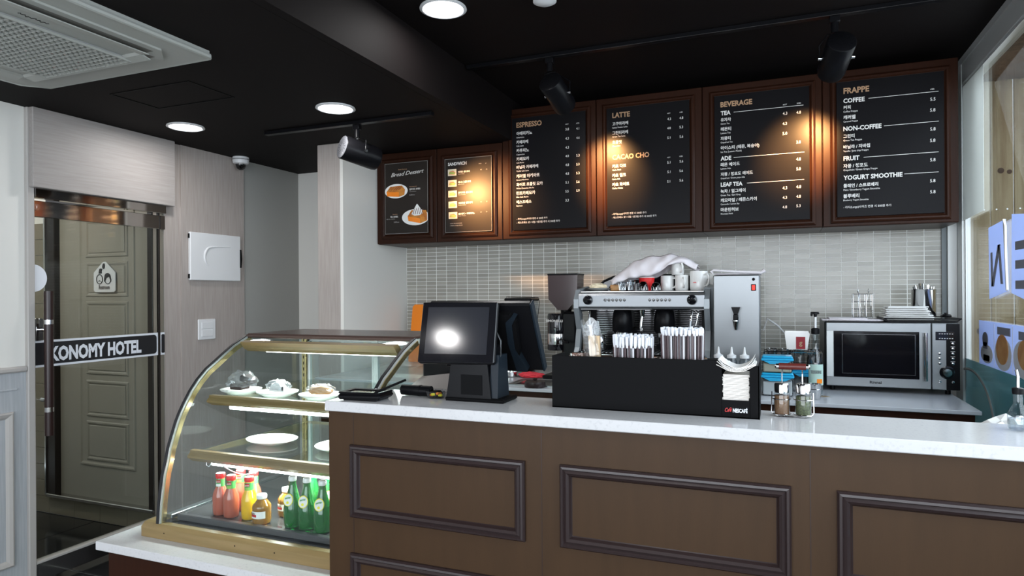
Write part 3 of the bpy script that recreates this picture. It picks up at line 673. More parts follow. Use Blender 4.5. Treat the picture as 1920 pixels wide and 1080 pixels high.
for k in range(6):
    x0, x1, zt = EDGES[k]; cx = (x0+x1)/2; p0, p1, q0, q1 = PANELS[k]
    t = T('menu_cabinet', MLAB[k], 'cabinet', (cx, 4.0, 1.888), 0, 'wall cabinets with menu boards'); tx = lambda v: v-cx; tz = lambda v: v-1.888
    P('cabinet_body', G().box(tx(x0), tx(x1), .02, .39, 0, zt-1.888), 'cabinet_wood', t)
    m = .012
    d = P('cabinet_door', G().box(tx(x0)+.001, tx(x1)-.001, -.002, .019, .002, zt-1.89, .003), 'cabinet_wood', t)
    P('door_moulding', G().ring(tx(p0)-.032, tx(p1)+.032, tz(q0)-.034, tz(q1)+.032, [(0, 0), (.002, .010), (.012, .018), (.020, .018), (.028, .010), (.034, .008), (.036, 0)], 0), 'cabinet_wood', d)
    bd = P('menu_board', G().box(tx(p0), tx(p1), -.018, 0, tz(q0), tz(q1), .001), 'menu_print_dark' if k > 3 else 'menu_board', t)
    if k > 3: P('board_border', G().ring(tx(p0)+.003, tx(p1)-.003, tz(q0)+.003, tz(q1)-.003, [(0, .0185), (.0015, .0185)], 0), 'pale_ink', bd)
    for c, nm, mt in (('g', 'heading_lettering', 'gold_ink'), ('w', 'menu_lettering', 'white_ink'), ('s', 'small_lettering', 'pale_ink' if k > 3 else 'white_ink')):
        if LET[k][c].v:
            LET[k][c].v = [(tx(v[0]), -.0192, tz(v[2])) for v in LET[k][c].v]; P(nm, LET[k][c], mt, bd, fix=False)
    cabs.append(t)
    if k in (4, 5):
        def fl_(g, pts, l=0): y = -.0190-.0003*l; g.add([(tx(a), y, tz(b)) for a, b in pts], [tuple(range(len(pts)))[::-1]])
        el = lambda cx, cz, rx, rz, lo=-9, hi=9, n=28: [(min(hi, max(lo, cx+rx*math.cos(2*PI*i/n))), cz+rz*math.sin(2*PI*i/n)) for i in range(n)]
        if k == 4:
            g = G(); fl_(g, el(-2.466, 2.254, .092, .05, lo=-2.558)); fl_(g, el(-2.313, 2.066, .108, .056, hi=-2.217)); P('plate_picture', g, 'label_white', bd, fix=False)
            g = G(); fl_(g, [(-2.545, 2.252), (-2.515, 2.287), (-2.42, 2.290), (-2.395, 2.262), (-2.40, 2.225), (-2.445, 2.213), (-2.54, 2.222)], 1)
            fl_(g, [(-2.375, 2.075), (-2.345, 2.115), (-2.23, 2.11), (-2.222, 2.085), (-2.222, 2.04), (-2.275, 2.022), (-2.37, 2.042)], 1); P('toast_picture', g, 'toast', bd, fix=False)
            g = G(); fl_(g, [(-2.545, 2.252), (-2.445, 2.246), (-2.445, 2.213), (-2.54, 2.222)], 2); fl_(g, [(-2.375, 2.075), (-2.28, 2.055), (-2.275, 2.022), (-2.37, 2.042)], 2); P('toast_side_picture', g, 'orange', bd, fix=False)
            g = G(); fl_(g, [(-2.345, 2.088), (-2.325, 2.12), (-2.31, 2.145), (-2.30, 2.158), (-2.285, 2.14), (-2.265, 2.115), (-2.255, 2.09), (-2.28, 2.078), (-2.32, 2.075)], 3); P('cream_picture', g, 'label_white', bd, fix=False)
            g = G()
            for i in range(5): a = -2.335+i*.017; fl_(g, [(a, 2.085), (a+.012, 2.13-.004*abs(i-2)), (a+.016, 2.13-.004*abs(i-2)), (a+.005, 2.085)], 4)
            for i in range(5): a = -2.50+i*.02; fl_(g, [(a-.03, 2.262), (a, 2.284), (a+.004, 2.284), (a-.024, 2.262)], 3)
            P('sauce_picture', g, 'choc', bd, fix=False)
        else:
            g = G(); g2 = G(); g3 = G()
            for i, z in enumerate((2.33, 2.257, 2.186, 2.113, 2.041)):
                x = -2.061+i*.001; fl_(g, [(x, z), (x+.064, z), (x+.064, z+.044), (x, z+.044)])
                fl_(g2, [(x+.006, z+.010), (x+.05, z+.006), (x+.058, z+.02), (x+.04, z+.034), (x+.012, z+.03)], 1)
                fl_(g3, [(x+.01, z+.016), (x+.05, z+.012), (x+.052, z+.02), (x+.014, z+.024)], 2)
            P('photo_ground', g, 'cream', bd, fix=False); P('bread_picture', g2, 'bread', bd, fix=False); P('filling_picture', g3, 'label_lime', bd, fix=False)
# ============================================================ COUNTERS
bc = T('bar_counter', 'chocolate brown panelled service counter with dark picture-frame mouldings', 'counter', (0, 1.55, 0))
P('counter_body', G().box(-1.187, .995, 0, .20, 0, 1.21), 'counter_brown', bc)
mp = [(0, 0), (0, .008), (.004, .013), (.009, .014), (.012, .010), (.018, .014), (.024, .010), (.028, .002), (.03, 0)]
for x0, x9 in ((-1.112, -.59), (-.498, .024), (.113, .64), (.73, .98)):
    for z0, z1 in ((.917, 1.119), (.615, .817), (.31, .512)):
        P('panel_moulding', G().ring(x0, x9, z0, z1, mp, 0), 'moulding_dark', bc)
for x in (-1.104, -.547, .062): P('board_joint', G().box(x-.0006, x+.0006, -.0006, .001, .1, 1.2), 'moulding_dark', bc)
P('toe_kick', G().box(-1.185, .99, -.012, 0, 0, .09, .003), 'moulding_dark', bc)
tag(P('worktop', G().box(-1.19, .998, 1.535, 1.79, 1.2105, 1.2385, .002), 'stone'), 'white speckled stone worktop on top of the brown panelled counter', 'worktop')
lc = T('low_counter', 'low dark brown counter under the glass cake display', 'counter', (-1.66, 1.98, 0))
P('counter_body', G().box(-.452, .46, -.41, .44, 0, .682), 'cabinet_wood', lc)
tag(P('worktop', G().box(-2.138, -1.19, 1.541, 2.45, .683, .712, .002), 'stone'), 'white stone worktop under the glass cake display', 'worktop')
wc = T('work_counter', 'back work counter with pale top along the tiled wall', 'counter', (-.9, 3.3, 0))
P('counter_body', G().box(-1.7, 1.67, .02, 1.08, 0, 1.012), 'cabinet_wood', wc)
tag(P('worktop', G().box(-2.63, .79, 3.3, 4.385, 1.0125, 1.03, .002), 'back_counter_top'), 'pale grey worktop behind the bar, carrying the coffee machine and microwave', 'worktop')
ic = T('inner_counter', 'lower dark inner counter behind the ledge carrying the keyboard', 'counter', (-.3, 2.0, 0))
P('counter_body', G().box(-.88, 1.2, -.225, .26, 0, 1.10), 'cabinet_wood', ic)
# ============================================================ CAKE DISPLAY
cs = T('cake_display', 'curved glass cake display case with gold trim and inner lights', 'display case', (-1.6, 2.0, .7125))
X0, X1 = -.372, .395                                 # glass ends, local
PR = [(-.357, .047), (-.352, .11), (-.345, .16), (-.337, .209), (-.325, .25), (-.314, .296), (-.298, .34), (-.281, .383), (-.266, .412), (-.247, .443), (-.22, .482), (-.188, .518), (-.148, .552), (-.113, .573), (-.07, .60), (-.02, .63), (.03, .652), (.063, .6655)]
P('base', G().prism([(-.367, 0), (-.367, .034), (-.354, .046), (-.34, .048), (-.30, .048), (-.30, 0)], -.436, .402, 'x').box(X0+.001, .402, -.30, .40, 0, .0595), 'gold_wood', cs)
P('screw_plug', G().cyl((-.33, -.3672, .022), (-.33, -.3665, .022), .0025, 8).cyl((-.02, -.3672, .022), (-.02, -.3665, .022), .0025, 8).cyl((.14, -.3672, .022), (.14, -.3665, .022), .0025, 8), 'black_matte', cs)
g = G(); n = len(PR)
g.add([(X0+.008, y, z) for y, z in PR]+[(X1, y, z) for y, z in PR], [(i, i+1, n+i+1, n+i) for i in range(n-1)], True); P('curved_front_glass', g, 'case_pane', cs, fix=False)
for nm, x in (('end_glass', X0+.004), ('end_glass', X1)):
    P(nm, G().add([(x, y, z) for y, z in PR+[(.385, .6655), (.385, .058)]], [tuple(range(n+2))]), 'case_pane', cs)
def band(x0, x1, o0, o1):
    g = G(); nr = []
    for i, (y, z) in enumerate(PR):
        a = PR[max(0, i-1)]; b = PR[min(n-1, i+1)]; t = Vector((b[0]-a[0], b[1]-a[1])).normalized(); nr.append((-t.y, t.x))
    vs = []
    for x in (x0, x1):
        for o in (o0, o1): vs += [(x, y+nr[i][0]*o, z+nr[i][1]*o) for i, (y, z) in enumerate(PR)]
    q = lambda a, b: [(a*n+i, a*n+i+1, b*n+i+1, b*n+i) for i in range(n-1)]
    g.add(vs, q(0, 1)+q(2, 3)+q(0, 2)+q(1, 3)+[(0, n, 3*n, 2*n), (n-1, 2*n-1, 4*n-1, 3*n-1)], True); return g
for x in (X0, X1-.002):
    P('edge_trim', band(x-.002, x+.014, -.024, -.007), 'gold_metal', cs); P('edge_seal', band(x-.003, x+.007, .0, .0035), 'dark_rubber', cs); P('edge_channel', band(x-.003, x+.010, -.009, .0), 'frame_alu', cs)
P('top_panel', G().box(X0, X1, .06, .40, .663, .672, .003), 'case_top', cs)
P('front_top_rail', G().box(X0, X1, .052, .070, .655, .668, .002), 'case_top', cs)
P('rear_frame', G().box(X0, X0+.045, .385, .40, .058, .665).box(X1-.045, X1, .385, .40, .058, .665).box(.0, .03, .38, .395, .058, .665).box(X0, X1, .385, .40, .62, .665).box(X0, X1, .385, .40, .058, .085), 'white_plastic', cs)
P('sliding_glass', G().box(X0+.045, .03, .388, .391, .085, .62), 'case_pane', cs); P('sliding_glass', G().box(0, X1-.045, .380, .383, .085, .62), 'case_pane', cs)
for x in (X0+.03, .362):
    u = P('slotted_upright', G().box(x-.011, x+.011, .362, .374, .058, .655, .001), 'gold_metal', cs)
    g = G()
    for i in range(22): g.box(x-.002, x+.002, .3612, .3625, .075+i*.026, .088+i*.026)
    P('upright_slots', g, 'black_matte', u, kind='stuff')
dk = P('deck', G().box(X0+.01, X1-.01, -.30, .36, .060, .0665, .001).box(X0+.006, X1-.006, -.335, -.30, .0475, .050), 'deck_steel', cs)
P('deck_rail', G().box(X0+.045, X1, -.318, -.296, .052, .073, .003), 'deck_rail' if 'deck_rail' in M else 'steel_soft', cs)
P('side_channel', G().box(X0+.006, X0+.035, -.33, .37, .060, .073, .002), 'steel_soft', cs)
for (yf, zt, xl, z1, nm) in ((-.17, .4605, -.332, .037, 'upper'), (-.256, .279, -.332, .041, 'lower')):
    lip = P('shelf_lip', G().prism([(yf, zt), (yf+.016, zt+.001), (yf+.026, zt-.012), (yf+.03, zt-z1), (yf+.012, zt-z1), (yf-.012, zt-.024), (yf-.012, zt-.018), (yf, zt-.007)], xl, .36, 'x'), 'gold_wood', cs)
    P('glass_shelf', G().box(xl, .365, yf+.012, .36, zt-.012, zt-.006), 'shelf_pane', cs)
    P('light_tube', G().cyl((xl+.06, yf+.045, zt-z1-.010), (.34, yf+.045, zt-z1-.010), .009, 12), 'tube_light', cs)
    P('shelf_bracket', G().prism([(yf+.02, zt-.012), (.36, zt-.012), (.36, zt-.05), (yf+.05, zt-.024)], xl, xl+.006, 'x').prism([(yf+.02, zt-.012), (.36, zt-.012), (.36, zt-.05), (yf+.05, zt-.024)], .355, .361, 'x'), 'gold_wood', cs)
P('top_lip', G().prism([(-.03, .645), (.0, .65), (.03, .62), (.012, .607), (-.01, .62)], X0+.05, X1-.03, 'x'), 'gold_wood', cs)
P('light_tube', G().cyl((X0+.12, .04, .612), (.37, .04, .612), .010, 12), 'tube_light', cs)
P('rear_shelf_bar', G().box(X0+.05, .36, .35, .358, .262, .272), 'gold_wood', cs)
P('tube_cable', G().tube([(-.2+.15*t, -.24+.05*t, .232-.03*math.sin(PI*t)) for t in [i/10 for i in range(11)]], .0018, 6).tube([(-.262, -.25, .24), (-.262, -.25, .23), (-.25, -.25, .226), (-.24, -.25, .238)], .0012, 6), 'sticker_white', cs)
for y, z, e in ((1.89, 1.118, 6), (1.80, .93, 6), (2.04, 1.30, 8)): light('case_lamp', 'AREA', (-1.58, y, z), (-1.58, y+.05, 0), e, (.93, 1, .97), shape='RECTANGLE', size=.68, size_y=.03)
# ---------------- bottles
DZ = .7795
def lathe_part(nm, prof, m, par, c=(0, 0, 0), seg=24, cap=True, label=None): return P(nm, G().lathe(prof, seg, c, cap=cap), m, par, label)
def curved_label(r, z0, z1, a0, a1, n=10, r2=None):
    g = G(); r2 = r if r2 is None else r2
    g.add([(r*math.sin(a0+(a1-a0)*i/n), -r*math.cos(a0+(a1-a0)*i/n), z0) for i in range(n+1)]+[(r2*math.sin(a0+(a1-a0)*i/n), -r2*math.cos(a0+(a1-a0)*i/n), z1) for i in range(n+1)], [(i, i+1, n+2+i, n+1+i) for i in range(n)], True); return g
def juice(loc, lab, col, rz):
    t = T('juice_bottle', lab, 'juice bottle', loc, rz, 'red capped fruit juice bottles')
    lathe_part('bottle', [(.001, .001), (.022, 0), (.0255, .004), (.0265, .03), (.0265, .062), (.024, .076), (.017, .092), (.0145, .102), (.0145, .124), (.0125, .13)], col, t)
    lathe_part('cap', [(.0150, .126), (.0162, .128), (.0162, .139), (.0145, .1415), (.001, .142)], 'red', t)
    nl = P('neck_label', curved_label(.0156, .098, .123, -1.7, 1.7, 14, .0152), 'label_green', t, fix=False)
    P('label_crest', curved_label(.0159, .111, .121, -.55, .45, 8, .0157), 'label_red', nl, fix=False)
    P('label_fruit', curved_label(.0163, .099, .108, -.6, .5, 8, .0161), 'label_lime' if 'yellow' in lab else 'label_white', nl, fix=False)
    g = G(); puttext(g, 'granini', (-.008, -.0163, .1135), (1, 0, 0), (0, 0, 1), .006, .02, width=.014); P('lettering', g, 'label_white', nl, fix=False)
    return t
rz = .35
juice((-1.800, 1.752, DZ), 'pinkish juice bottle at the left end of the front row in the case', 'juice_red', rz)
juice((-1.745, 1.745, DZ), 'pinkish juice bottle directly left of the yellow juice bottle', 'juice_red', rz)
juice((-1.672, 1.752, DZ), 'yellow juice bottle with red cap', 'juice_yellow', rz)
juice((-1.770, 1.815, DZ), 'red capped juice bottle in the second row, farther from the yellow one', 'juice_red', rz)
juice((-1.712, 1.815, DZ), 'red capped juice bottle in the second row, right behind the yellow one', 'juice_red', rz)
def apple(loc, lab):
    t = T('apple_juice_bottle', lab, 'juice bottle', loc, .35, 'round amber juice bottles')
    lathe_part('bottle', [(.001, .001), (.024, 0), (.029, .004), (.031, .016), (.030, .020), (.030, .048), (.031, .054), (.029, .062), (.020, .074), (.0155, .079), (.0155, .084)], 'juice_apple', t)
    lathe_part('cap', [(.0165, .083), (.0172, .085), (.0172, .094), (.016, .096), (.001, .0965)], 'porcelain', t)
    nl = P('label', curved_label(.0312, .023, .046, -1.0, .75, 12), 'label_white', t, fix=False)
    P('label_band', curved_label(.0314, .028, .036, -1.0, -.2, 8), 'label_red', nl, fix=False)
    g = G(); puttext(g, 'Apple', (-.026, -.0222, .038), (.8, -.55, 0), (0, 0, 1), .008, .02, width=.02); P('lettering', g, 'black_matte', nl, fix=False)
apple((-1.598, 1.730, DZ), 'amber apple juice bottle with white cap beside the yellow juice bottle')
apple((-1.572, 1.822, DZ), 'amber apple juice bottle standing half behind the green bottles')
def soda(loc, lab, rz):
    t = T('sparkling_water_bottle', lab, 'water bottle', loc, rz, 'green sparkling water bottles')
    lathe_part('bottle', [(.001, .004), (.018, 0), (.026, .003), (.0285, .012), (.030, .04), (.029, .062), (.025, .085), (.018, .11), (.0125, .132), (.0105, .148), (.0115, .152), (.0115, .156)], 'green_glass', t)
    lathe_part('cap', [(.0125, .150), (.0135, .153), (.0125, .162), (.010, .165), (.001, .1655)], 'porcelain', t)
    nl = P('neck_band', curved_label(.0235, .083, .099, -1.6, 1.6, 16, .0200), 'label_yellow', t, fix=False)
    g = G(); g.lathe([(.0158, 0), (.0158, .001)], 24, (-.004, -.0255, .094), (0, -1, .22), sy=1.25); P('oval_badge', g, 'label_yellow', nl)
    g = G(); g.lathe([(.0138, 0), (.0138, .001)], 24, (-.004, -.0265, .094), (0, -1, .22), sy=1.25); P('badge_face', g, 'label_white', nl)
    g = G(); g.lathe([(.0095, 0), (.0095, .001)], 20, (-.004, -.0272, .089), (0, -1, .22), sy=.9); P('badge_lime', g, 'label_green', nl)
    g = G(); g.lathe([(.0045, 0), (.0045, .001)], 16, (-.005, -.0284, .086), (0, -1, .22)); P('badge_lemon', g, 'label_yellow', nl)
    g = G(); puttext(g, 'perrier', (-.0135, -.0290, .0975), (1, 0, .15), (0, -.2, 1), .0095, .03, width=.019); P('lettering', g, 'label_green', nl, fix=False)
soda((-1.480, 1.742, DZ), 'green sparkling water bottle at the left of the front row', .3)
soda((-1.422, 1.742, DZ), 'green sparkling water bottle in the front row next to the counter end', .35)
soda((-1.455, 1.815, DZ), 'green sparkling water bottle seen between the two front ones', .1)
soda((-1.388, 1.812, DZ), 'green sparkling water bottle in the second row, beside the brown counter', .8)
soda((-1.355, 1.735, DZ), 'green sparkling water bottle hidden mostly by the brown counter corner', .4)
soda((-1.350, 1.875, DZ), 'green sparkling water bottle in the rearmost row by the counter', .2)
# ---------------- plates and pastries
def plate(loc, lab, r=.075, sx=1.0, sy=1.0):
    return tag(P('plate', G().lathe([(.001, .004), (r*.55, .004), (r*.62, .006), (r*.98, .017), (r, .0175), (r*.985, .014), (r*.62, .0), (.001, .0)], 36, sx=sx, sy=sy), 'porcelain'), lab, 'plate', 'white plates in the cake display')
ZU, ZL = 1.168, .9865
for x, y, lab in ((-1.878, 1.93, 'white plate under the wrapped brownies'), (-1.706, 1.93, 'white plate under the wrapped white triangular snack'), (-1.515, 1.93, 'white plate under the wrapped bread roll')): plate((0, 0, 0), lab, .078, 1, .9).location = (x, y, ZU)
plate(0, 'oval white plate on the middle glass shelf, fully in view', .10, 1, .8).location = (-1.755, 1.955, ZL); plate(0, 'white plate on the middle glass shelf, half cut off by the counter', .09).location = (-1.45, 1.96, ZL)
def film(seed, rx, ry, rz, cz, flat=.3):
    rnd = random.Random(seed); bm = bmesh.new(); bmesh.ops.create_icosphere(bm, subdivisions=3, radius=1)
    for v in bm.verts:
        c = v.co.copy(); k = 1+.16*math.sin(7*c.x+seed)*math.sin(9*c.y+2*c.z*5)+rnd.uniform(-.06, .06); v.co = Vector((c.x*rx*k, c.y*ry*k, max(-flat, c.z)*rz*k+cz))
    me = bpy.data.meshes.new('wrap'); bm.to_mesh(me); bm.free(); return me
t = T('wrapped_brownies', 'two dark brownies wrapped in clear film on the first plate', 'cake', (-1.872, 1.93, ZU+.0165))
P('brownie', G().box(-.035, .02, -.03, .02, 0, .022, .004), 'brownie', t); P('brownie', G().box(-.025, .025, -.005, .045, .024, .05, .006, Matrix.Rotation(.3, 4, 'Y')), 'brownie', t)
P('film', film(3, .055, .05, .042, .026), 'wrap', t)
t = T('wrapped_rice_snack', 'white wrapped triangular snack on the second plate', 'snack', (-1.70, 1.93, ZU+.0165))
P('snack', G().prism([(-.036, 0), (.036, 0), (.012, .032), (-.006, .036), (-.022, .026)], -.014, .014, 'y'), 'label_white', t); P('film', film(5, .05, .035, .026, .018), 'wrap', t)
P('date_sticker', G().box(.026, .034, -.016, -.0145, .006, .02), 'sticker_black', t)
t = T('wrapped_bread_roll', 'golden bread roll wrapped in clear film on the third plate', 'bread', (-1.512, 1.93, ZU+.0165))
bm = bmesh.new(); bmesh.ops.create_uvsphere(bm, u_segments=28, v_segments=14, radius=1)
for v in bm.verts: c = v.co; v.co = Vector((c.x*.054*(1-.1*abs(c.x)), c.y*.03, max(-.6, c.z)*.018*(1+.08*math.sin(c.x*9))+.012))
me = bpy.data.meshes.new('roll'); bm.to_mesh(me); bm.free(); me.polygons.foreach_set('use_smooth', [True]*len(me.polygons)); P('roll', me, 'bread', t)
P('film', film(9, .060, .036, .022, .014), 'wrap', t)
# ============================================================ LEDGE OBJECTS
ZT = 1.2386
t = T('signature_pad', 'small black signature pad with a stylus at the end of the ledge', 'signature pad', (-1.09, 1.60, ZT), .06)
P('body', G().prism([(-.052, 0), (.062, 0), (.072, .026), (-.072, .016), (-.070, .010)], -.045, .045, 'x', Matrix.Rotation(-PI/2, 4, 'Z')) if False else G().box(-.075, .062, -.042, .042, .004, .020, .006, Matrix.Rotation(-.02, 4, 'Y')).box(-.06, .05, -.036, .036, 0, .008, .003), 'black_plastic', t)
P('bezel', G().ring(-.073, .060, -.040, .040, [(0, 0), (.003, .005), (.014, .004), (.018, 0)], .0195, 'z', 1), 'black_plastic', t)
P('screen', G().box(-.048, .035, -.024, .024, .0195, .0212), 'screen', t)
sy = P('stylus', G().cyl((.045, -.03, .026), (.095, .05, .052), .0035, 10).lathe([(.0035, 0), (.001, .008)], 10, (.045, -.03, .026), (-.05, -.08, -.026)), 'black_matte', t)
t = T('receipt_printer', 'black rounded device lying behind the signature pad', 'device', (-.985, 1.70, ZT), .03)
P('body', G().cyl((-.05, 0, .0165), (.045, 0, .0155), .0155, 20).lathe([(.0165, 0), (.0165, .006)], 20, (.006, 0, .016), (1, 0, 0)).box(.045, .075, -.02, .02, 0, .018, .006), 'black_plastic', t)
t = T('candy_dish', 'clear plastic dish with orange and yellow wrapped sweets by the screen stand', 'dish', (-.915, 1.685, ZT))
P('dish', G().lathe([(.022, .001), (.026, .012), (.030, .022), (.031, .022), (.027, .011), (.023, 0)], 24), 'clear_cup', t)
for i in range(7): P('sweet', G().box(-.006, .006, -.004, .004, -.003, .004, .002, Matrix.Translation((.013*math.cos(i*1.1), .012*math.sin(i*1.1), .008+.003*(i % 3))) @ Matrix.Rotation(i, 4, 'Z')), 'orange' if i % 2 else 'label_yellow', t)
ps = T('pos_terminal', 'black two-sided touch screen till on a sloped stand', 'till', (-.79, 1.70, ZT))
P('stand', G().prism([(-.078, 0), (.062, 0), (.048, .125), (-.058, .125)], -.045, .045, 'y'), 'black_plastic', ps)
P('stand_foot', G().box(-.08, .10, -.048, .055, 0, .012, .004), 'black_matte', ps)
P('stand_side', G().prism([(-.04, 0), (.045, 0), (.03, .13), (-.03, .13)], .055, .078, 'x'), 'pos_side', ps)
P('label_plate', G().box(-.03, .035, -.0465, -.0455, .02, .075, .0005), 'black_matte', ps)
Rm = Matrix.Translation((-.042, -.035, .190)) @ Matrix.Rotation(.145, 4, 'Z') @ Matrix.Rotation(math.radians(-16), 4, 'X')
fm = P('front_monitor', G().box(-.112, .112, -.008, .014, -.088, .088, .006, Rm), 'black_plastic', ps)
P('bezel_frame', G().box(-.110, .110, -.0095, -.006, -.086, .086, .003, Rm), 'black_gloss', fm)
P('screen', G().box(-.092, .088, -.0108, -.0094, -.062, .072, 0, Rm), 'screen', fm)
Rb = Matrix.Translation((-.008, .085, .1725)) @ Matrix.Rotation(math.radians(30), 4, 'X')
bmn = P('rear_monitor', G().box(-.162, .163, -.010, .014, -.112, .118, .006, Rb), 'black_plastic', ps)
P('back_housing', G().prism([(-.10, -.10), (.085, -.10), (.105, -.04), (.115, .07), (.10, .095), (-.12, .095), (-.12, -.04)], -.030, -.009, 'y', Rb), 'black_matte', bmn)
P('housing_side', G().prism([(.086, -.099), (.12, -.095), (.095, -.02), (.102, .06), (.118, .085), (.108, .09), (.085, .07), (.078, .0)], -.033, -.0095, 'y', Rb), 'pos_side', bmn)
P('side_edge', G().box(.158, .1645, -.011, .015, -.112, .118, .002, Rb), 'pos_side', bmn)
P('neck', G().box(-.03, .05, -.02, .06, .10, .155, .008), 'black_plastic', ps)
P('cable', G().tube([(.07, -.02, .19), (.085, -.03, .17), (.08, -.02, .13), (.06, 0, .10)], .002, 6), 'steel_soft', ps)
t = T('cash_drawer_post', 'black square post standing behind the till', 'post', (-.955, 2.07, 1.10)); 
P('post', G().box(-.022, .022, -.02, .02, 0, .30, .003), 'black_plastic', t); P('foot', G().box(-.05, .05, -.05, .05, 0, .01, .003), 'black_plastic', t)
t2 = T('printer_box', 'black box-shaped printer behind the right end of the glass cake display', 'printer', (-1.10, 2.16, 1.10)); P('cabinet', G().box(-.075, .085, -.1, .07, 0, .275, .008), 'black_plastic', t2); P('paper_slot', G().box(-.05, .06, -.102, -.098, .21, .225, .001), 'black_gloss', t2); P('trim_line', G().box(-.074, .084, -.1025, -.099, .235, .238), 'deck_steel', t2)
t = T('grey_folder', 'grey brown folder leaning behind the signature pad', 'folder', (-1.0, 1.86, 1.10), 0); P('stand_block', G().box(-.1, .11, .02, .15, 0, .125), 'black_matte', t); P('cover', G().box(-.11, .12, 0, .16, .10, .104, 0, Matrix.Translation((0, -.02, .03)) @ Matrix.Rotation(.28, 4, 'X') @ Matrix.Rotation(-.14, 4, 'Y')), 'grey_cover' if 'grey_cover' in M else 'pos_side', t)
P('inner_sheet', G().box(-.10, .11, .01, .15, .098, .0995, 0, Matrix.Translation((0, -.02, .03)) @ Matrix.Rotation(.28, 4, 'X') @ Matrix.Rotation(-.14, 4, 'Y')), 'paper', t)
kb = T('keyboard', 'black computer keyboard half hidden by the black organiser box', 'keyboard', (-.60, 1.93, 1.10))
P('case', G().box(-.22, .22, -.07, .07, .0, .085, .004, Matrix.Rotation(.12, 4, 'X')), 'black_plastic', kb)
g = G()
for j in range(5):
    for i in range(22): g.box(-.205+i*.0188, -.190+i*.0188, -.055+j*.023, -.036+j*.023, .084, .091, .002, Matrix.Rotation(.12, 4, 'X'))
P('keys', g, 'black_gloss', kb, kind='stuff')
# organiser
og = T('condiment_organiser', 'long black organiser box on the ledge holding straws, packets and napkins', 'organiser', (-.295, 1.735, ZT))
O = lambda x: x+.295
hw = .0855
g = G(); fr = [(O(-.55), 0), (O(-.045), 0), (O(-.045), .137), (O(-.063), .137), (O(-.063), .0), ]
g.box(O(-.55), O(-.126), -.080, -.076, 0, .136, .001).box(O(-.063), O(-.041), -.080, -.076, 0, .126, .001).box(O(-.126), O(-.063), -.080, -.076, 0, .042, .0)
P('front_panel', g, 'black_matte', og)
P('side_panel', G().box(O(-.553), O(-.549), -.080, .024, 0, .136), 'black_matte', og); P('side_panel', G().box(O(-.044), O(-.041), -.080, .020, 0, .126), 'black_matte', og)
P('back_panel', G().box(O(-.55), O(-.041), .022, .026, 0, .11), 'black_matte', og)
P('divider', G().box(O(-.137), O(-.134), -.078, .022, 0, .125).box(O(-.455), O(-.452), -.078, .022, 0, .12), 'black_matte', og)
P('bottom', G().box(O(-.55), O(-.041), -.080, .024, 0, .003), 'black_matte', og)
P('top_tray', G().box(O(-.452), O(-.137), -.078, .022, .126, .131, .001), 'black_matte', og)
P('cup_rim', G().lathe([(.056, .131), (.058, .1335), (.056, .1325)], 30, (O(-.345), -.028, 0), sy=.8).lathe([(.057, .131), (.059, .1335), (.057, .1325)], 30, (O(-.222), -.028, 0), sy=.8), 'chrome', og)
lg = P('logo', (lambda q: (puttext(q, 'NESCAFÉ', (O(-.101), -.0806, .014), (1, 0, 0), (0, 0, 1), .0125, .035, width=.033), q)[1])(G()), 'sticker_white', og, fix=False)
P('logo_script', (lambda q: (puttext(q, 'Café', (O(-.119), -.0806, .014), (1, 0, .1), (0, 0, 1), .0135, .0, .4, width=.016), q)[1])(G()), 'red', og, fix=False)
nk = T('napkin_stack', 'stack of beige paper napkins standing in the organiser window', 'napkins', (-.0945, 1.70, ZT+.003), 0)
g = G(); rnd = random.Random(4)
for i in range(34):
    z = .001+i*.0029; o = rnd.uniform(-.0012, .0012); g.box(-.030+o, .030+o, -.035+o, .05, z, z+.0023)
P('napkin_layers', g, 'paper', nk, kind='stuff')
def sheet(zo, sag, x0, x1, y0, y1, ph):
    g = G(); n = 12; vs = []
    for j in (0, 1):
        for i in range(n+1):
            u = i/n; x = x0+(x1-x0)*u; vs.append((x, (y0, y1)[j], zo+sag*(2*u-1)**2*(1+.2*math.sin(u*9+ph))))
    m = n+1; vs += [(x, y, z-.0015) for x, y, z in vs]
    fs = [(i, i+1, m+i+1, m+i) for i in range(n)]+[(2*m+i, 3*m+i, 3*m+i+1, 2*m+i+1) for i in range(n)]+[(i, 2*m+i, 2*m+i+1, i+1) for i in range(n)]+[(0, m, 3*m, 2*m), (n, 2*m+n, 3*m+n, m+n)]
    return g.add(vs, fs, True)
for i in range(5): P('open_napkin', sheet(.108+i*.0022, .016+.0022*i, -.044+.002*i, .046-.001*i, -.046, .04, i), 'label_white' if i > 1 else 'paper', nk)
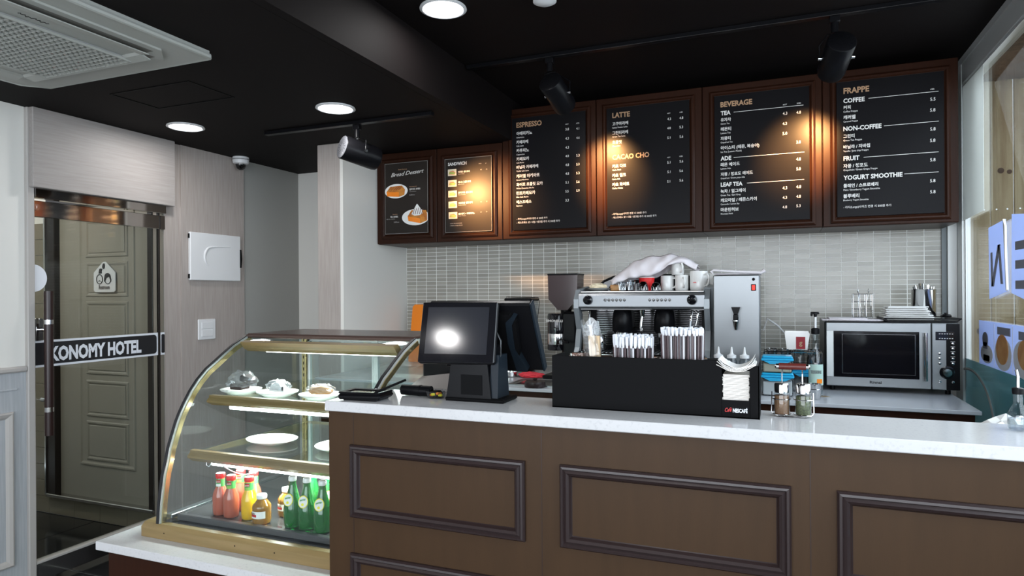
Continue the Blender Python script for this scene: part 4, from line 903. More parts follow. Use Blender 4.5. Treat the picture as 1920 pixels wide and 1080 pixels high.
def straws(cx, lab, N, H, r0, tip, mt):
    t = T('straw_bundle', lab, 'straws', (cx, 1.707, ZT+.0025), 0)
    g = G(); g2 = G(); rnd = random.Random(N)
    k = 0
    for ring_, cnt in ((r0, 30), (r0*.72, 20), (r0*.4, 12)):
        for i in range(cnt):
            a = 2*PI*i/cnt+ring_*50; x, y = ring_*math.cos(a), ring_*math.sin(a)*.75; tx_, ty = x*1.08+rnd.uniform(-.002, .002), y*1.08
            h = H+rnd.uniform(-.004, .005); c = Vector((x, y, .0)); d = Vector((tx_, ty, h))
            q = c.lerp(d, 1-tip); (g if k % 3 else g2).cyl(c, q, .0026, 6); k += 1
    P('straws', g, mt, t, kind='stuff'); P('wrapped_straws', g2, 'straw_paper', t, kind='stuff')
    g = G(); rnd = random.Random(N+1)
    for ring_, cnt in ((r0*1.04, 30), (r0*.78, 22), (r0*.5, 14), (.008, 6)):
        for i in range(cnt):
            a = 2*PI*i/cnt+ring_*50; b = Vector((ring_*math.cos(a), ring_*math.sin(a)*.78, H*(1-tip)-.002)); e = b*1.02+Vector((rnd.uniform(-.002, .002), 0, H*tip+rnd.uniform(-.003, .004))); e.z = H+rnd.uniform(-.004, .004)
            g.lathe([(.0028, 0), (.0042, (e-b).length*.4), (.0036, (e-b).length)], 6, b, e-b)
    P('paper_tips', g, 'sticker_white', t, kind='stuff')
straws(-.348, 'shorter bundle of white-tipped wrapped straws in the organiser', 31, .186, .047, .15, 'straw_brown')
straws(-.224, 'taller bundle of white-tipped wrapped straws in the organiser', 47, .206, .047, .07, 'straw_brown')
t = T('stirrer_bag', 'clear film bag of beige wooden stirrers standing in the organiser', 'bag', (-.440, 1.69, ZT+.003))
g = G(); rnd = random.Random(8)
for i in range(16): x = rnd.uniform(-.016, .018); y = rnd.uniform(-.012, .012); g.box(-.0025, .0025, -.0007, .0007, 0, .185, 0, Matrix.Translation((x*.7, y, .0)) @ Matrix.Rotation(rnd.uniform(-.02, .06)-.07, 4, 'Y'))
P('stirrers', g, 'stirrer', t, kind='stuff')
def bag(seed, w_, d_, h_, lean):
    rnd = random.Random(seed); g = G(); vs = []; n = 18; m = 16
    for k in range(m+1):
        f = k/m
        for i in range(n):
            a = 2*PI*i/n; j = 1+.12*math.sin(5*a+k*.9+seed)+rnd.uniform(-.06, .06); vs.append((w_*j*math.cos(a)*(1+.15*f)+lean*f, d_*j*math.sin(a), h_*f+(rnd.uniform(-.02, .0)*math.sin(a*3) if k == m else 0)))
    return g.add(vs, [(k*n+i, k*n+(i+1) % n, (k+1)*n+(i+1) % n, (k+1)*n+i) for k in range(m) for i in range(n)], True)
P('film_bag', bag(2, .021, .016, .222, -.018), 'wrap', t, fix=False)
t = T('sugar_packets', 'loose coffee and sugar packets in the open end of the organiser', 'packets', (-.505, 1.705, ZT+.003))
rnd = random.Random(3)
for i in range(16): P('packet', G().box(-.016, .016, -.002, .002, -.006, .006, .001, Matrix.Translation((rnd.uniform(-.028, .03), rnd.uniform(-.03, .01), .095+i*.0025)) @ Matrix.Rotation(rnd.uniform(-1, 1), 4, 'Z') @ Matrix.Rotation(rnd.uniform(-.5, .5), 4, 'Y')), 'coffee_bag', t)
# cruet
cr = T('cruet_stand', 'chrome wire cruet stand with a brown wooden handle and two glass shakers', 'cruet', (.031, 1.725, ZT))
g = G()
for z in (.006, .042): g.tube([(-.024+.021*math.cos(a)-.0, .021*math.sin(a), z) for a in [2*PI*i/20 for i in range(20)]], .0012, 6, True).tube([(.024+.021*math.cos(a), .021*math.sin(a), z) for a in [2*PI*i/20 for i in range(20)]], .0012, 6, True)
for s_ in (-1, 1): g.tube([(s_*.046, 0, .058), (s_*.047, 0, .01), (s_*.040, .0, .002), (s_*.02, -.01, .001), (0, -.012, .001)], .0014, 6).tube([(s_*.023, .021, .006), (s_*.023, .021, .10), (s_*.022, .002, .118)], .0016, 6)
g.tube([(-.03, -.022, .0015), (.03, -.022, .0015)], .0014, 6); P('wire_frame', g, 'chrome', cr)
P('handle', G().cyl((-.030, 0, .120), (.030, 0, .120), .0078, 18), 'brown_handle', cr)
for s_ in (-1, 1): P('handle_cap', G().lathe([(.0065, 0), (.0062, .006), (.003, .009)], 14, (s_*.030, 0, .12), (s_, 0, 0)), 'chrome', cr)
for x, m_, lb in ((-.024, 'spice_brown', 'glass shaker of brown powder'), (.024, 'spice_green', 'glass shaker of green herbs')):
    j = P('shaker_jar', G().lathe([(.017, .004), (.0185, .007), (.0185, .052), (.016, .058)], 24, (x, -.001, 0)), 'clear_cup', cr, label=lb)
    P('filling', G().lathe([(.001, .006), (.0165, .006), (.0165, .050), (.001, .051)], 20, (x, -.001, 0)), m_, j)
    P('shaker_lid', G().lathe([(.0165, .057), (.0168, .076), (.015, .080), (.001, .081)], 24, (x, -.001, 0)), 'chrome', j)
def clear_bottle(nm, lab, loc, sc=1):
    t = T(nm, lab, 'bottle', loc)
    P('bottle', G().lathe([(.017*sc, .001), (.019*sc, .004), (.019*sc, .035*sc), (.014*sc, .046*sc), (.0085*sc, .056*sc), (.0085*sc, .082*sc)], 24, cap=False), 'clear_cup', t)
    P('liquid', G().lathe([(.001, .003), (.017*sc, .004), (.017*sc, .026*sc), (.001, .027*sc)], 20), 'bottle_glass', t)
    P('stopper', G().lathe([(.0105*sc, .078*sc), (.011*sc, .090*sc), (.006*sc, .092*sc)], 18), 'black_plastic', t)
    P('pourer', G().tube([(0, 0, .09*sc), (0, 0, .115*sc), (-.003, 0, .13*sc)], .003*sc, 8), 'chrome', t)
clear_bottle('oil_bottle', 'small clear bottle with black stopper and metal pourer at the ledge end', (.475, 1.715, ZT))
clear_bottle('oil_bottle', 'second clear bottle cut by the picture edge', (.508, 1.735, ZT), .9)
t = T('paper_sack', 'crumpled white paper sack with red marks lying behind the ledge', 'sack', (.53, 1.93, 1.10)); P('sack', film(13, .075, .06, .058, .075, .9), 'label_white', t); 
P('print_mark', G().box(-.02, -.008, -.061, -.060, .10, .104).box(-.02, -.008, -.061, -.060, .114, .118), 'label_red', t)
# ============================================================ BACK COUNTER OBJECTS
ZB = 1.0305
# espresso machine
em = T('espresso_machine', 'two-group brushed steel espresso machine with curved side panels', 'coffee machine', (-.695, 3.8, ZB))
Ex = lambda x: x+.695
P('feet', G().cyl((-.33, -.1, 0), (-.33, -.1, .10), .02).cyl((.33, -.1, 0), (.33, -.1, .10), .02).cyl((-.33, .2, 0), (-.33, .2, .10), .02).cyl((.33, .2, 0), (.33, .2, .10), .02), 'black_plastic', em)
P('drip_base', G().box(-.375, .345, -.24, .24, .10, .165, .006), 'black_plastic', em)
P('drip_tray', G().box(-.385, .35, -.255, -.0, .150, .175, .006), 'chrome', em)
g = G()
for i in range(30): g.box(-.35+i*.0235, -.342+i*.0235, -.235, -.02, .176, .180)
P('drip_grid', g, 'steel_soft', em, kind='stuff')
P('rear_body', G().box(-.34, .34, .02, .24, .165, .50, .006), 'black_plastic', em)
g = G()
for i in range(22): g.box(-.30, .30, .012, .021, .20+i*.0105, .2055+i*.0105, .001)
P('louvre_panel', g, 'deck_steel', em, kind='stuff')
P('control_panel', G().prism([(-.205, .418), (-.211, .430), (-.209, .490), (-.203, .502), (-.185, .508), (.24, .508), (.24, .418)], -.345, .338, 'x'), 'steel_soft', em)
P('cup_tray', G().box(-.34, .335, -.19, .24, .508, .516, .003), 'chrome', em)
P('under_tray_edge', G().box(-.338, .336, -.198, -.186, .410, .424, .002), 'black_gloss', em)
for sx, x in ((-1, -.358), (1, .350)):
    g = G().prism([(-.235, .15), (-.18, .15), (-.13, .30), (-.14, .40), (.24, .40), (.24, .535), (.05, .545), (-.17, .525), (-.215, .47), (-.218, .42), (-.165, .30), (-.20, .20)], x-.014, x+.014, 'x'); P('side_panel', g, 'steel_side', em)
    if sx > 0: P('side_cheek', G().prism([(-.20, .15), (.24, .15), (.24, .52), (.0, .56), (-.16, .53), (-.14, .42), (-.10, .30)], x-.02, x+.032, 'x'), 'steel_side', em)
for x in (-.29, .275):
    k = P('steam_knob', G().lathe([(.026, 0), (.027, .008), (.024, .022), (.018, .026), (.001, .027)], 28, (x, -.208, .466), (0, -1, 0)), 'black_gloss', em); P('knob_grip', G().box(x-.018, x+.018, -.245, -.232, .462, .470, .003, None), 'black_plastic', k)
for x0 in (-.192, .052):
    for i in range(6):
        b = P('button', G().lathe([(.0078, 0), (.0078, .004), (.001, .0045)], 16, (x0+i*.0213, -.210, .466), (0, -1, 0)), 'black_gloss', em); P('button_mark', G().box(x0+i*.0213-.003, x0+i*.0213+.003, -.2152, -.2145, .465, .4675), 'white_ink', b)
    g = G()
    for i in range(6): g.lathe([(.0022, 0), (.001, .001)], 8, (x0+i*.0213, -.206, .484), (0, -1, 0))
    P('indicator_dots', g, 'black_matte', em, kind='stuff')
for x in (-.115, .118):
    gh = P('group_head', G().lathe([(.050, .285), (.058, .30), (.057, .36), (.050, .40), (.040, .42)], 28, (x, -.12, 0), sy=1.2).box(x-.04, x+.04, -.10, .02, .30, .42, .01), 'black_plastic', em)
    P('group_collar', G().lathe([(.036, .255), (.042, .262), (.042, .285), (.034, .292)], 28, (x, -.12, 0)), 'chrome', gh)
    P('portafilter', G().lathe([(.001, .222), (.022, .225), (.032, .24), (.034, .262)], 24, (x, -.12, 0)).tube([(x, -.15, .245), (x, -.19, .24)], .008, 10), 'chrome', em)
    P('portafilter_handle', G().cyl((x, -.19, .24), (x, -.30, .222), .013, 14, .017), 'black_plastic', em)
    P('spout', G().tube([(x-.014, -.12, .23), (x-.016, -.12, .205)], .006, 8).tube([(x+.014, -.12, .23), (x+.016, -.12, .205)], .006, 8), 'chrome', em)
P('steam_wand', G().tube([(-.29, -.18, .42), (-.285, -.21, .37), (-.27, -.22, .27), (-.262, -.22, .22)], .006, 10), 'chrome', em)
P('steam_wand', G().tube([(.275, -.18, .42), (.272, -.22, .38), (.262, -.23, .30), (.262, -.225, .25)], .006, 10), 'chrome', em)
P('wand_lever', G().cyl((.285, -.19, .415), (.305, -.20, .395), .006).cyl((.305, -.20, .395), (.292, -.22, .33), .005), 'chrome', em)
P('wand_grip', G().cyl((-.283, -.213, .36), (-.276, -.218, .31), .009, 12).cyl((.268, -.225, .355), (.265, -.228, .31), .009, 12), 'steel_soft', em)
P('water_nozzle', G().lathe([(.018, 0), (.014, -.03), (.012, -.045)], 14, (0, -.15, .42)).tube([(0, -.15, .375), (-.004, -.155, .345), (-.006, -.155, .31)], .008, 8).box(-.014, .006, -.162, -.148, .29, .315, .004), 'chrome', em)
P('milk_jug', G().lathe([(.033, .182), (.036, .186), (.034, .235), (.028, .262), (.030, .27)], 24, (-.245, -.13, 0)).tube([(-.27, -.15, .255), (-.30, -.17, .25), (-.30, -.17, .20), (-.275, -.15, .195)], .004, 8), 'chrome', em)
P('rear_rail', G().tube([(-.34+.16*math.sin(a)*0 - .0 + x_, .16, .516+z_) for x_, z_, a in [(0, 0, 0), (.01, .025, 0), (.05, .06, 0), (.11, .085, 0), (.20, .09, 0), (.5, .09, 0), (.66, .06, 0), (.675, 0, 0)]], .008, 8), 'black_plastic', em)
P('rail_panel', G().prism([(-.33, .516), (-.32, .54), (-.29, .572), (-.23, .598), (.20, .60), (.32, .57), (.335, .516)], .158, .166, 'y'), 'black_gloss', em)
# things on the machine
ZC = ZB+.5165
def on(name, lab, cat, x, y, grp=None): return T(name, lab, cat, (x, y, ZC), 0, grp)
t = tag(P('plate', G().lathe([(.001, .004), (.035, .004), (.068, .017), (.07, .0165), (.04, 0), (.001, 0)], 32), 'porcelain'), 'small white plate with a yellow cloth on top of the coffee machine', 'plate'); t.location = (-.955, 3.72, ZC)
t = tag(P('yellow_cloth', film(21, .05, .03, .022, .0, .5), 'cream'), 'folded pale yellow cloth lying on the small plate', 'cloth'); t.location = (-.96, 3.72, ZC+.022)
t = tag(P('wooden_block', G().box(-.03, .03, -.02, .02, 0, .036, .004), 'bread'), 'small tan wooden block behind the glasses on the coffee machine', 'block'); t.location = (-.868, 3.77, ZC)
def tumbler(x, y, lab, r=.025, h=.055, dome=False):
    t = T('shot_glass', lab, 'glass', (x, y, ZC), 0, 'glasses on the coffee machine')
    pr = [(r*.75, .0), (r*.78, .003), (r, h), (r*.93, h), (r*.7, .008), (.001, .008)] if not dome else [(r, 0), (r, h*.45), (r*.8, h*.8), (r*.5, h*.97), (.001, h), (.001, h-.004), (r*.45, h*.9), (r*.74, h*.75), (r*.92, h*.42), (r*.92, 0)]
    P('glass', G().lathe(pr, 24, cap=False), 'clear_cup' if not dome else 'dome_pane', t)
    g = G()
    for i in range(10): a = 2*PI*i/10; g.tube([(r*.80*math.cos(a), r*.80*math.sin(a), .004), (r*.97*math.cos(a), r*.97*math.sin(a), h*.8)] if not dome else [(r*.98*math.cos(a), r*.98*math.sin(a), .004), (r*.95*math.cos(a), r*.95*math.sin(a), h*.45)], .0012, 5)
    P('glass_ribs', g, 'chrome', t, kind='stuff'); return t
tumbler(-.815, 3.70, 'clear tumbler at the left of the glasses on the coffee machine', .022, .05)
tumbler(-.765, 3.71, 'taller clear tumbler next to the red cup on the coffee machine', .024, .062)
tumbler(-.690, 3.665, 'upturned dark glass in front of the red cup', .025, .052, True)
tumbler(-.622, 3.665, 'upturned squat glass in front of the white mug', .026, .046, True)
t = T('red_cup', 'red paper cup on the coffee machine, partly under the cloth', 'cup', (-.685, 3.74, ZC)); P('cup', G().lathe([(.028, 0), (.036, .075), (.034, .075), (.026, .004)], 28), 'red', t); P('rim', G().lathe([(.036, .072), (.038, .075), (.036, .078)], 28, cap=False), 'porcelain', t)
t.scale = (1.25, 1.0, 1.0)
def mug(x, y, z, lab, r=.036, h=.083, ha=0, text=None):
    t = T('white_mug', lab, 'mug', (x, y, z), ha, 'white mugs on the coffee machine')
    P('body', G().lathe([(r*.9, 0), (r*.97, .004), (r, .02), (r, h-.002), (r*.97, h), (r*.9, h-.003), (r*.88, .01), (.001, .008)], 32, cap=False).lathe([(r*.9, .0), (.001, .001)], 32, cap=False), 'porcelain', t)
    P('handle', G().tube([(r*.95, 0, h*.82), (r*1.45, 0, h*.84), (r*1.75, 0, h*.62), (r*1.65, 0, h*.36), (r*1.2, 0, h*.2), (r*.95, 0, h*.2)], .0055, 10), 'porcelain', t)
    if text: P('print', (lambda q: (puttext(q, text, (-.02*math.cos(-ha)-.01, -r-.0012, h*.38), (1, .0, 0), (0, 0, 1), .011, .02), q)[1])(G()), 'red', t, fix=False).rotation_euler = (0, 0, -ha)
    return t
mug(-.575, 3.765, ZC, 'white mug nearest the upturned glasses, handle to the side', ha=-.4)
mug(-.492, 3.74, ZC, 'white mug in the middle of the lower row, handle facing front', .036, .085, -1.2)
mug(-.402, 3.74, ZC, 'large white mug with small red print at the machine end', .047, .105, -.75, 'cafe')
mug(-.318, 3.76, ZC, 'white mug at the outer end of the row beside the big printed mug', .032, .09, 1.57)
mug(-.515, 3.75, ZC+.0865, 'white mug stacked on the lower mugs under the cloth', .035, .075, -1.0)
# draped cloth
def cloth():
    top = [(-.90, 1.60), (-.84, 1.655), (-.76, 1.712), (-.69, 1.738), (-.62, 1.742), (-.55, 1.750), (-.49, 1.735), (-.43, 1.705), (-.40, 1.680)]
    bot = [(-.872, 1.580), (-.82, 1.602), (-.77, 1.618), (-.72, 1.624), (-.66, 1.630), (-.61, 1.645), (-.56, 1.685), (-.48, 1.70), (-.41, 1.652)]
    g = G(); n = len(top); m = 9; vs = []; N = 40
    def lerp(P_, u): k = min(int(u*(n-1)), n-2); f = u*(n-1)-k; return (P_[k][0]*(1-f)+P_[k+1][0]*f, P_[k][1]*(1-f)+P_[k+1][1]*f)
    for j in range(m+1):
        v = j/m
        for i in range(N+1):
            u = i/N; a, b = lerp(top, u), lerp(bot, u); w_ = .006*math.sin(u*26+v*4)*v+.004*math.sin(u*41-v*7)
            vs.append((a[0]*(1-v)+b[0]*v, 3.765-.085*math.sin(v*PI/2)*(1-.3*abs(2*u-1))+w_, a[1]*(1-v)+b[1]*v+.012*math.sin(v*PI)+.003*math.sin(u*33)))
    f = [(j*(N+1)+i, j*(N+1)+i+1, (j+1)*(N+1)+i+1, (j+1)*(N+1)+i) for j in range(m) for i in range(N)]
    o = len(vs); back = [(x, 3.765+(3.765-y)*.9+.01, z-.01) for x, y, z in vs]; g.add(vs, f, True); g.add(back, f, True); return g
t = tag(P('dish_cloth', cloth(), 'cloth_white', fix=False), 'white crumpled dish cloth draped over the cups on the coffee machine', 'cloth')
md = t.modifiers.new('s', 'SOLIDIFY'); md.thickness = .002
# grinder
gr_ = T('coffee_grinder', 'black coffee grinder with a smoky funnel hopper beside the coffee machine', 'grinder', (-1.185, 3.82, ZB))
P('hopper', G().prism([(-.092, .615), (.092, .615), (.088, .47), (.03, .405), (-.03, .405), (-.088, .47)], -.07, .07, 'y'), 'hopper', gr_)
P('hopper_lid', G().box(-.094, .094, -.074, .074, .612, .622, .003), 'black_plastic', gr_)
P('collar', G().lathe([(.03, .37), (.034, .41)], 24), 'black_plastic', gr_)
P('grinder_body', G().box(-.01, .085, -.07, .08, .02, .395, .015), 'black_plastic', gr_); P('doser', G().lathe([(.058, .165), (.06, .17), (.06, .37), (.055, .385), (.02, .388)], 30, (-.045, -.03, 0)), 'black_gloss', gr_)
P('steel_band', G().lathe([(.0605, .20), (.061, .202), (.061, .262), (.0605, .264)], 30, (-.045, -.03, 0)), 'chrome', gr_)
P('base_plate', G().box(-.11, .09, -.13, .10, 0, .022, .006), 'black_plastic', gr_); P('doser_lever', G().tube([(.0, -.09, .23), (.03, -.13, .22), (.06, -.15, .22)], .006, 8), 'black_plastic', gr_)
P('maker_lettering', (lambda q: (puttext(q, 'SIMONELLI', (-.098, -.0925, .335), (1, 0, 0), (0, 0, 1), .019, .02, width=.105), q)[1])(G()), 'white_ink', gr_, fix=False)
# hot water dispenser
hw_ = T('hot_water_dispenser', 'tall steel hot water dispenser with a black tap and red switch', 'water dispenser', (-.198, 3.68, ZB))
P('tank', G().box(-.112, .112, -.12, .14, .0, .592, .004), 'steel', hw_)
P('tap', G().prism([(-.022, .43), (.022, .43), (.010, .395), (-.010, .395)], -.165, -.145, 'y').cyl((0, -.12, .375), (0, -.16, .375), .012, 14).box(-.012, .012, -.17, -.148, .36, .395, .004), 'black_plastic', hw_)
P('spout', G().lathe([(.017, .358), (.017, .364), (.013, .345), (.009, .325), (.007, .315)][::-1], 18, (0, -.158, 0)), 'chrome', hw_)
sw = P('power_switch', G().box(.072, .096, -.125, -.119, .512, .545, .002), 'black_plastic', hw_); P('switch_light', G().box(.077, .091, -.127, -.124, .516, .541, .001), 'led_red', sw)
P('thermostat_hole', G().lathe([(.0075, 0), (.0075, .002)], 16, (.084, -.1195, .57), (0, -1, 0)), 'black_matte', hw_)
t = tag(P('folded_cloth', G().add([], []).tube([(-.115, -.10, .012), (-.125, -.10, .02), (-.11, -.10, .028), (0, -.10, .018), (.12, -.10, .012), (.138, -.10, .024)], [.006, .007, .006, .006, .007, .012], 8).box(-.11, .12, -.09, .08, .003, .012, .004), 'cloth_white'), 'folded white cloth on top of the hot water dispenser', 'cloth'); t.location = (-.198, 3.68, ZB+.592)
# squeeze bottles
for i, (x, w_) in enumerate(((-.275, 'nearest the coffee machine'), (-.213, 'in the middle of the three'), (-.153, 'nearest the blue-lidded boxes'))):
    t = T('squeeze_bottle', 'white-topped clear squeeze bottle '+w_, 'squeeze bottle', (x, 3.42, ZB), 0, 'squeeze bottles before the water dispenser')
    P('bottle', G().lathe([(.024, 0), (.026, .004), (.026, .165), (.020, .182)], 24), 'clear_box', t); P('sauce', G().lathe([(.001, .003), (.023, .004), (.023, .13), (.001, .131)], 18), 'label_white', t)
    P('nozzle_cap', G().lathe([(.021, .182), (.022, .185), (.022, .196), (.012, .200), (.007, .206), (.0035, .236), (.001, .237)], 20), 'white_plastic', t)
# boxes with blue lids
def bluebox(x, y, z, w_, h, lab, fill=None):
    t = T('blue_lid_box', lab, 'food box', (x, y, z), 0, 'clear food boxes with blue lids')
    P('box', G().box(-w_/2, w_/2, -.05, .05, 0, h, .006), 'clear_box', t)
    if fill: P('contents', G().box(-w_/2+.004, w_/2-.004, -.045, .045, .003, h*.8, .005), fill, t)
    P('lid', G().box(-w_/2-.006, w_/2+.006, -.056, .056, h, h+.012, .004).box(-w_/2-.002, w_/2+.002, -.052, .052, h+.010, h+.024, .006).prism([(-w_/2*.9, h), (w_/2*.9, h), (w_/2*.5, h-.014), (-w_/2*.5, h-.014)], -.057, -.052, 'y'), 'blue_lid', t)
bluebox(-.005, 3.50, ZB, .14, .088, 'clear box with blue lid, lower of the stack beside the dispenser', 'label_white')
bluebox(-.005, 3.50, ZB+.1125, .135, .058, 'clear box of cream slices with blue lid, upper of the stack', 'box_cream')
bluebox(.128, 3.665, ZB, .125, .095, 'clear box with blue lid standing by the syrup bottle', None)
t = T('wire_rack', 'steel wire rack of small bottles behind the blue-lidded boxes', 'rack', (.07, 3.80, ZB))
g = G()
for z in (.19, .10): g.tube([(-.14, -.05, z), (.14, -.05, z), (.14, .07, z), (-.14, .07, z)], .003, 6, True)
for x in (-.14, 0, .14):
    for y in (-.05, .07): g.cyl((x, y, 0), (x, y, .19), .003, 6)
for i in range(4): g.tube([(-.10+i*.066+.03*math.cos(a), .01+.03*math.sin(a), .20) for a in [2*PI*k/16 for k in range(16)]], .0025, 6, True)
P('wires', g, 'chrome', t)
for i in range(4):
    b = T('spice_jar', 'dark jar with steel lid in the wire rack, '+('nearest the dispenser', 'second from the dispenser', 'third from the dispenser', 'nearest the microwave')[i], 'jar', (-.03+i*.066, 3.81, ZB), 0, 'jars in the wire rack')
    P('jar', G().lathe([(.026, .0), (.028, .004), (.028, .16), (.024, .175)], 20), 'black_gloss' if i != 2 else 'clear_box', b); P('lid', G().lathe([(.026, .175), (.027, .195), (.001, .198)], 20), 'chrome', b)
t = T('coffee_pouch', 'silver pouch with a crimson label behind the blue-lidded box', 'pouch', (.092, 3.81, ZB+.20))
P('pouch', G().prism([(-.05, 0), (.05, 0), (.062, .085), (.055, .092), (-.058, .092), (-.06, .085)], -.016, .016, 'y'), 'foil', t); P('label', G().box(-.005, .04, -.018, -.0155, .004, .068), 'label_crimson', t)
P('label_mark', (lambda q: (puttext(q, 'g', (.010, -.0185, .025), (1, 0, 0), (0, 0, 1), .035, .02), q)[1])(G()), 'gold_ink', t, fix=False); P('pouch_seal', G().box(-.058, .056, -.004, .004, .088, .098), 'foil', t)
sb = T('syrup_bottle', 'clear syrup bottle with a black hand pump beside the microwave', 'syrup bottle', (.168, 3.53, ZB))
P('bottle', G().lathe([(.028, .0), (.033, .004), (.034, .14), (.030, .175), (.020, .205), (.0145, .235), (.0135, .30), (.015, .305)], 28, cap=False), 'bottle_glass', sb)
P('syrup', G().lathe([(.001, .004), (.031, .005), (.031, .12), (.001, .121)], 24), 'clear_box', sb)
lb = P('label', curved_label(.0347, .055, .155, -1.2, 1.2, 12), 'syrup_label', sb, fix=False); g = G(); puttext(g, 'TEISSEIRE', (-.024, -.0352, .112), (1, 0, 0), (0, 0, 1), .020, .03, width=.048); P('label_lettering', g, 'print_grey', lb, fix=False)
P('label_fruit', curved_label(.0350, .064, .085, .1, .9, 6), 'orange', lb, fix=False)
P('pump_collar', G().lathe([(.017, .30), (.019, .302), (.019, .325), (.012, .330)], 20), 'black_plastic', sb); P('pump_stem', G().cyl((0, 0, .325), (0, 0, .385), .0055, 12), 'white_plastic', sb)
P('pump_head', G().lathe([(.006, .383), (.008, .39), (.006, .405)], 14).box(-.022, .018, -.006, .006, .395, .407, .004).box(-.022, -.012, -.005, .005, .386, .398, .003), 'black_plastic', sb)
t = T('steel_cup', 'small steel shaker cup in front of the syrup bottle', 'cup', (.158, 3.42, ZB)); P('cup', G().lathe([(.024, 0), (.026, .003), (.028, .07), (.029, .072), (.027, .07), (.023, .005)], 28), 'chrome', t); P('ridge', G().lathe([(.0275, .045), (.029, .047), (.0275, .049)], 28, cap=False), 'chrome', t)
t = T('cable_hole_cap', 'round worktop cable cap beside the steel cup', 'cap', (.205, 3.50, ZB)); P('ring', G().lathe([(.030, 0), (.031, .002), (.026, .003)], 28), 'back_counter_top', t); P('hole_insert', G().lathe([(.024, .003), (.001, .0035)], 24), 'gold_wood', t)
t = tag(P('power_cord', G().tube([(-.085, 4.32, 1.30), (-.06, 4.30, 1.375), (-.04, 4.29, 1.36), (.0, 4.28, 1.33), (.04, 4.27, 1.285), (.07, 4.25, 1.22), (.08, 4.24, 1.1), (.08, 4.2, ZB)], [.004, .004, .006, .006, .004, .004, .004, .004], 8), 'white_plastic'), 'white power cord with plug arching over the tiled wall', 'cord')
# red cloth, tray, orange board, blender
t = tag(P('red_cloth', film(31, .085, .05, .018, .016, .8), 'red_cloth'), 'folded red cloth on the pale worktop behind the till', 'cloth'); t.location = (-1.37, 3.72, ZB)
t = T('sink_tray', 'steel sunken tray in the pale worktop by the red cloth', 'tray', (-1.24, 3.50, ZB)); P('rim', G().ring(-.15, .15, -.12, .12, [(0, 0), (.0, .006), (.02, .006), (.03, .001)], 0, 'z', 1), 'steel_soft', t); P('basin', G().box(-.12, .12, -.09, .09, 0, .002), 'deck_steel', t)
t = T('brown_lid', 'dark brown rounded lid in front of the steel tray', 'lid', (-1.22, 3.36, ZB)); P('lid', G().lathe([(.055, 0), (.058, .005), (.055, .03), (.03, .036), (.001, .036)], 28), 'moulding_dark', t); P('knob', G().lathe([(.008, .036), (.012, .045), (.001, .05)], 14), 'moulding_dark', t)
t = T('steel_dish', 'small round steel dish on the worktop behind the till', 'dish', (-1.52, 3.74, ZB)); P('dish', G().lathe([(.045, 0), (.05, .004), (.052, .03), (.049, .03), (.046, .006), (.001, .005)], 28), 'chrome', t)
t = T('chopping_board', 'orange chopping board leaning against the tiled wall', 'chopping board', (-2.44, 4.30, ZB)); Rl = Matrix.Rotation(-.10, 4, 'X')
P('board', G().prism([(-.125, 0), (.125, 0), (.118, .41), (.10, .428), (-.09, .428), (-.108, .41)], -.006, .006, 'y', Rl), 'orange', t); P('hang_hole', G().cyl(Rl @ Vector((.07, -.007, .39)), Rl @ Vector((.07, .0, .39)), .012, 14), 'black_matte', t)
t = T('blender_jug', 'clear square blender jug with wire handle behind the till', 'blender', (-1.56, 4.05, ZB)); P('jug', G().prism([(-.075, .19), (.075, .19), (.09, .455), (-.09, .455)], -.07, .07, 'y'), 'clear_box', t); P('motor_base', G().box(-.085, .085, -.08, .08, 0, .19, .02), 'black_plastic', t); P('lid', G().box(-.095, .095, -.075, .075, .455, .475, .006), 'black_plastic', t)
P('measure_marks', G().box(-.05, -.045, -.0805, -.079, .22, .42), 'sticker_white', t); P('wire_handle', G().tube([(-.10, -.02, .47), (-.10, -.02, .482), (.125, -.02, .478), (.13, -.02, .45), (.10, -.02, .20)], .003, 6), 'chrome', t)
# microwave
mw = T('microwave_oven', 'wide steel and black microwave oven with a bar handle', 'microwave', (.516, 3.97, ZB)); Mx = lambda x: x-.516
P('casing', G().box(Mx(.222), Mx(.81), -.2, .24, .022, .352, .004), 'black_plastic', mw)
P('foot', G().cyl((Mx(.26), -.17, 0), (Mx(.26), -.17, .022), .012).cyl((Mx(.77), -.17, 0), (Mx(.77), -.17, .022), .012).cyl((Mx(.26), .2, 0), (Mx(.26), .2, .022), .012).cyl((Mx(.77), .2, 0), (Mx(.77), .2, .022), .012), 'black_plastic', mw)
dd = P('oven_door', G().box(Mx(.228), Mx(.690), -.228, -.2, .026, .348, .003), 'steel', mw)
P('door_window', G().box(Mx(.262), Mx(.640), -.2295, -.227, .072, .305, .001), 'black_gloss', dd)
P('window_border', G().ring(Mx(.30), Mx(.625), .09, .292, [(0, 0), (.001, .0008), (.003, .0008), (.004, 0)], -.2296), 'deck_steel', dd)
P('side_strip', G().box(Mx(.230), Mx(.262), -.2295, -.227, .072, .305, .001), 'frame_alu', dd)
P('handle', G().cyl((Mx(.664), -.250, .068), (Mx(.664), -.250, .302), .008, 16).box(Mx(.658), Mx(.670), -.25, -.226, .075, .088).box(Mx(.658), Mx(.670), -.25, -.226, .282, .295), 'chrome', dd)
P('maker_name', (lambda q: (puttext(q, 'Rinnai', (Mx(.424), -.2285, .044), (1, 0, 0), (0, 0, 1), .019, .035, width=.053), q)[1])(G()), 'sticker_black', dd, fix=False)
cp = P('control_panel', G().box(Mx(.693), Mx(.808), -.228, -.2, .026, .348, .003), 'steel', mw)
P('black_strip', G().box(Mx(.752), Mx(.808), -.2298, -.226, .027, .347, .002), 'black_plastic', cp)
P('display', G().box(Mx(.708), Mx(.786), -.2306, -.2285, .266, .308, .001), 'black_gloss', cp)
g = G()
